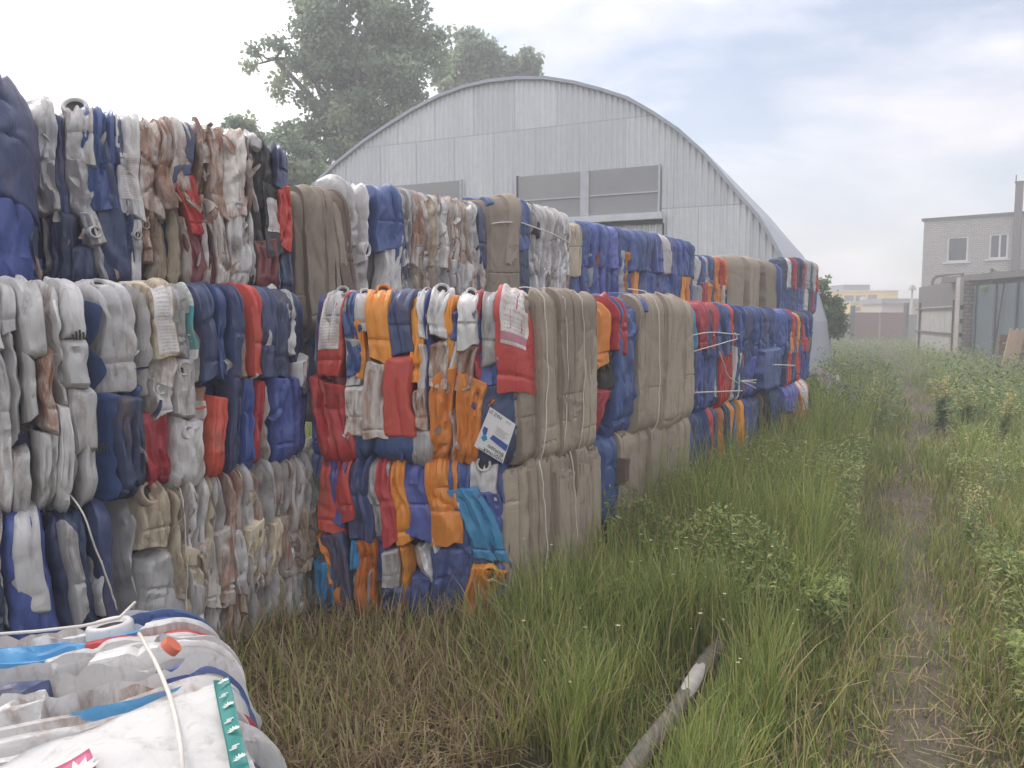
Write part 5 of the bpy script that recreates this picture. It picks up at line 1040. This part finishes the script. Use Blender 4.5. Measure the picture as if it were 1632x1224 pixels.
# gate and yellow house at the far end
yg = 56.0; gz_ = lambda px, py: dp(px, py, yg)
mar = flat('maroon_sheet', (.17, .05, .04), .7, 0, .25, 1.5)
gg = gz_(1402, 500); fgt = thing('yard_gate', 'dark maroon double gate between black posts across the end of the yard', 'gate', (gg[0], yg, 0)); w_ = (1444 - 1359) / F * yg; hg = gz_(1400, 498)[2]
for sg in (-1, 1): MB().box((sg * w_ / 4, 0, hg / 2), (w_ / 2 - .05, .08, hg)).build('gate_leaf', mar, fgt)
for sg, py in ((-1, 487), (1, 483)): MB().box((sg * w_ / 2, .05, gz_(1400, py)[2] / 2), (.26, .26, gz_(1400, py)[2])).build('post', M['dark'], fgt)
MB().box((0, -.08, hg * .4), (.1, .06, hg * .8)).build('centre_post', flat('grey_post', (.3, .28, .27), .8), fgt)
for (a_, b_, lb) in ((1300, 1357, 'low grey yard wall left of the maroon gate'), (1447, 1466, 'short grey yard wall right of the maroon gate')):
    x0, x1 = gz_(a_, 500)[0], gz_(b_, 500)[0]; hw = gz_(1400, 503)[2]; wb = MB(); wb.box(((x0 + x1) / 2, yg + .2, hw / 2), (x1 - x0, .2, hw)); wb.box(((x0 + x1) / 2, yg + .2, hw + .04), (x1 - x0, .3, .08)); tag(wb.build('yard_wall', flat('grey_wall', (.30, .29, .27), .9, 0, .2, 1)), lb, 'wall')
yh = 85.0; H_ = lambda px, py: dp(px, py, yh); yel = flat('cream_yellow_render', (.86, .60, .20), .9, 0, .06, .5); hc = H_(1375, 480)
hs = thing('yellow_house', 'pale yellow flat-roofed house with a grey rooftop box, behind the maroon gate', 'house', (hc[0], yh, 0))
def hb(name, a_, b_, t_, bt_, d, dep, mat, par=hs):
    p0, p1 = H_(a_, t_), H_(b_, bt_); z0 = 0 if bt_ >= 499 else p1[2]; off_ = (par.location if par.parent is None else par.parent.location)
    return MB().box(((p0[0] + p1[0]) / 2 - hc[0], d + dep / 2, (p0[2] + z0) / 2), (p1[0] - p0[0], dep, p0[2] - z0)).build(name, mat, par)
hb('wall', 1328, 1430, 464, 500, 0, 8, yel); hb('wall', 1340, 1405, 483, 500, -2.5, 2.45, yel); hb('rooftop_box', 1350, 1393, 453, 463.5, 1, 5, flat('grey_slate', (.20, .21, .23), .8)); hb('roof_edge', 1326, 1432, 462.5, 464.3, -.2, 8.4, flat('pale_coping', (.6, .55, .45), .8)); hb('roof_edge', 1339, 1406, 482, 483.6, -2.7, 2.6, flat('pale_coping', (.6, .55, .45), .8))
for a_, b_, t_, bt_, d in ((1346, 1360, 471, 480, -.08), (1364, 1378, 471, 480, -.08), (1383, 1397, 470, 478, -.08), (1384, 1393, 490.5, 495.5, -2.6), (1346, 1354, 490, 496, -2.6)): hb('window', a_, b_, t_, bt_, d, .1, flat('dim_window', (.13, .11, .13), .4))
q = H_(1371, 476); dsh = MB(); dsh.tube([(q[0] - hc[0], -.5, q[2] - .1), (q[0] - hc[0] + .02, -.62, q[2] - .08)], .35, 14); dsh.tube([(q[0] - hc[0], -.5, q[2] - .1), (q[0] - hc[0], 0, q[2] - .5)], .05, 6); dsh.build('satellite_dish', flat('dish_grey', (.55, .54, .52), .6), hs)
sh2 = thing('outbuilding', 'low cream outbuilding with a grey roof, right of the yellow house', 'building', (H_(1440, 490)[0], 75, 0))
p0, p1 = dp(1405, 484, 75), dp(1466, 484, 75); MB().box(((p0[0] + p1[0]) / 2 - sh2.location[0], 2, p0[2] / 2), (p1[0] - p0[0], 4, p0[2])).build('wall', flat('cream_wall', (.5, .42, .3), .9), sh2); MB().box(((p0[0] + p1[0]) / 2 - sh2.location[0], 1.9, p0[2] + .25), (p1[0] - p0[0] + .4, 4.6, .5)).build('roof', flat('grey_roof', (.27, .26, .26), .8), sh2)
lp = dp(1454, 462, 62); 
lamp = thing('street_lamp', 'pale lamp post with a small round head beyond the fence', 'lamp', (lp[0], 62, 0)); MB().tube([(0, 0, 0), (0, 0, lp[2])], .13, 8, 0, .08).build('post', flat('pale_lamp_post', (.6, .57, .5), .7), lamp); MB().tube([(0, 0, lp[2]), (0, 0, lp[2] + .25), (0, 0, lp[2] + .4)], .3, 10, 0, .12).build('lamp_head', flat('lamp_head', (.35, .35, .36), .6), lamp)
# heap of loose white scraps past the end of the rows
n = 700; c0 = dp(1316, 590, 12.4); r = np.random.default_rng(4); V, Q = [], []
for k in range(n):
    a_ = r.uniform(0, 6.28); rr = r.uniform(0, 1) ** .6; p = np.array([c0[0] + math.cos(a_) * rr * .75, 12.5 + math.sin(a_) * rr * .8, max(.02, (1 - rr) * .72 + r.uniform(-.05, .05))]); s = r.uniform(.04, .13)
    d1 = r.normal(size=3); d1 /= np.linalg.norm(d1); d2 = np.cross(d1, r.normal(size=3)); d2 /= np.linalg.norm(d2); d3 = np.cross(d1, d2); b0 = len(V)
    V += [p - d1 * s - d2 * s * .5, p + d1 * s - d2 * s * .4, p + d1 * s * .8 + d2 * s * .5, p - d1 * s * .9 + d2 * s * .4, p + d3 * s * .35]; Q += [(b0, b0+1, b0+4), (b0+1, b0+2, b0+4), (b0+2, b0+3, b0+4), (b0+3, b0, b0+4)]
tag(link('scrap_heap', np_mesh('scrap_heap', np.array(V), None, Q, mats=[M['W'], M['D']], midx=r.integers(0, 2, len(Q)), smooth=False)), kind='stuff')

# ------------------------------------------------------------------ light, sky, air
W = bpy.data.worlds.new('World'); SC.world = W; W.use_nodes = True; nt = W.node_tree; nt.nodes.clear()
N_ = lambda t, **k: (lambda q: [setattr(q, a, b) for a, b in k.items()] and q or q)(nt.nodes.new(t))
SUN_EL, SUN_AZ = R(48), R(-50)                                  # azimuth measured from +Y towards +X
sky = nt.nodes.new('ShaderNodeTexSky'); sky.sky_type = 'NISHITA'; sky.sun_disc = False; sky.sun_elevation = SUN_EL; sky.sun_rotation = SUN_AZ; sky.air_density = 1.0; sky.dust_density = 2.0
tcw = nt.nodes.new('ShaderNodeTexCoord'); mp = nt.nodes.new('ShaderNodeMapping'); mp.inputs['Scale'].default_value = (1, 1, 2.6); mp.inputs['Location'].default_value = (.35, .2, .1); nt.links.new(tcw.outputs['Generated'], mp.inputs[0])
nz = nt.nodes.new('ShaderNodeTexNoise'); nz.inputs['Scale'].default_value = 2.1; nz.inputs['Detail'].default_value = 6; nz.inputs['Roughness'].default_value = .52; nz.inputs['Distortion'].default_value = .35; nt.links.new(mp.outputs[0], nz.inputs['Vector'])
rp_ = nt.nodes.new('ShaderNodeValToRGB'); e = rp_.color_ramp.elements; e[0].position = .40; e[0].color = (.12, .12, .12, 1); e[1].position = .56; e[1].color = (1, 1, 1, 1); nt.links.new(nz.outputs['Fac'], rp_.inputs[0])
nz2 = nt.nodes.new('ShaderNodeTexNoise'); nz2.inputs['Scale'].default_value = 3.0; nz2.inputs['Detail'].default_value = 5; nt.links.new(mp.outputs[0], nz2.inputs['Vector'])
cr_ = nt.nodes.new('ShaderNodeValToRGB'); e = cr_.color_ramp.elements; e[0].position = .40; e[0].color = (5.1, 5.05, 5.5, 1); e[1].position = .62; e[1].color = (7.9, 7.6, 7.55, 1); nt.links.new(nz2.outputs['Fac'], cr_.inputs[0])
# the cloud near the hidden sun is brighter
sd = nt.nodes.new('ShaderNodeVectorMath'); sd.operation = 'DOT_PRODUCT'; gdir = np.array([math.sin(R(-25)) * math.cos(R(16)), math.cos(R(-25)) * math.cos(R(16)), math.sin(R(16))]); nt.links.new(tcw.outputs['Generated'], sd.inputs[0]); sd.inputs[1].default_value = tuple(gdir)
gr = nt.nodes.new('ShaderNodeMapRange'); gr.inputs[1].default_value = .90; gr.inputs[2].default_value = 1.0; gr.inputs[3].default_value = 1.0; gr.inputs[4].default_value = 1.6; nt.links.new(sd.outputs['Value'], gr.inputs[0])
ml = nt.nodes.new('ShaderNodeVectorMath'); ml.operation = 'SCALE'; nt.links.new(cr_.outputs[0], ml.inputs[0]); zs = nt.nodes.new('ShaderNodeSeparateXYZ'); nt.links.new(tcw.outputs['Generated'], zs.inputs[0]); zr = nt.nodes.new('ShaderNodeMapRange'); nt.links.new(zs.outputs[2], zr.inputs[0]); zr.inputs[1].default_value = .0; zr.inputs[2].default_value = 1.0; zr.inputs[3].default_value = .82; zr.inputs[4].default_value = 2.3
zm = nt.nodes.new('ShaderNodeMath'); zm.operation = 'MULTIPLY'; nt.links.new(gr.outputs[0], zm.inputs[0]); nt.links.new(zr.outputs[0], zm.inputs[1]); nt.links.new(zm.outputs[0], ml.inputs['Scale'])
mx = nt.nodes.new('ShaderNodeMix'); mx.data_type = 'RGBA'; nt.links.new(rp_.outputs[0], mx.inputs[0]); nt.links.new(sky.outputs[0], mx.inputs[6]); nt.links.new(ml.outputs[0], mx.inputs[7])
bg = nt.nodes.new('ShaderNodeBackground'); bg.inputs['Strength'].default_value = .10; wo = nt.nodes.new('ShaderNodeOutputWorld'); nt.links.new(mx.outputs[2], bg.inputs[0]); nt.links.new(bg.outputs[0], wo.inputs[0])
sl_ = bpy.data.lights.new('sun', 'SUN'); sl_.energy = 1.2; sl_.angle = R(14); sl_.color = (1, .96, .9); so = bpy.data.objects.new('sun', sl_); COL.objects.link(so)
sdir = np.array([math.sin(SUN_AZ) * math.cos(SUN_EL), math.cos(SUN_AZ) * math.cos(SUN_EL), math.sin(SUN_EL)]); so.rotation_euler = Vector(sdir).to_track_quat('Z', 'Y').to_euler()
HAZE = .0078
if HAZE > 0:
    hz = MB().box((0, 55, 9.4), (264, 174, 21)).build('haze', (lambda m_: m_)(bpy.data.materials.new('haze_air')))
    tag(hz, kind='stuff'); hm = hz.data.materials[0]; hm.use_nodes = True; t = hm.node_tree; t.nodes.clear(); o_ = t.nodes.new('ShaderNodeOutputMaterial'); pv = t.nodes.new('ShaderNodeVolumePrincipled')
    pv.inputs['Color'].default_value = (.93, .93, .95, 1); pv.inputs['Density'].default_value = HAZE; pv.inputs['Anisotropy'].default_value = .1; t.links.new(pv.outputs[0], o_.inputs['Volume'])
SC.view_settings.view_transform = 'Standard'; SC.view_settings.look = 'None'; SC.view_settings.gamma = 1.0; SC.view_settings.exposure = 0.80
SC.render.engine = 'CYCLES'; cy = SC.cycles; cy.use_denoising = True; cy.max_bounces = 6; cy.diffuse_bounces = 3; cy.glossy_bounces = 2; cy.transmission_bounces = 4; cy.transparent_max_bounces = 4; cy.volume_bounces = 1; cy.sample_clamp_indirect = 6; cy.use_adaptive_sampling = True; cy.adaptive_threshold = .02
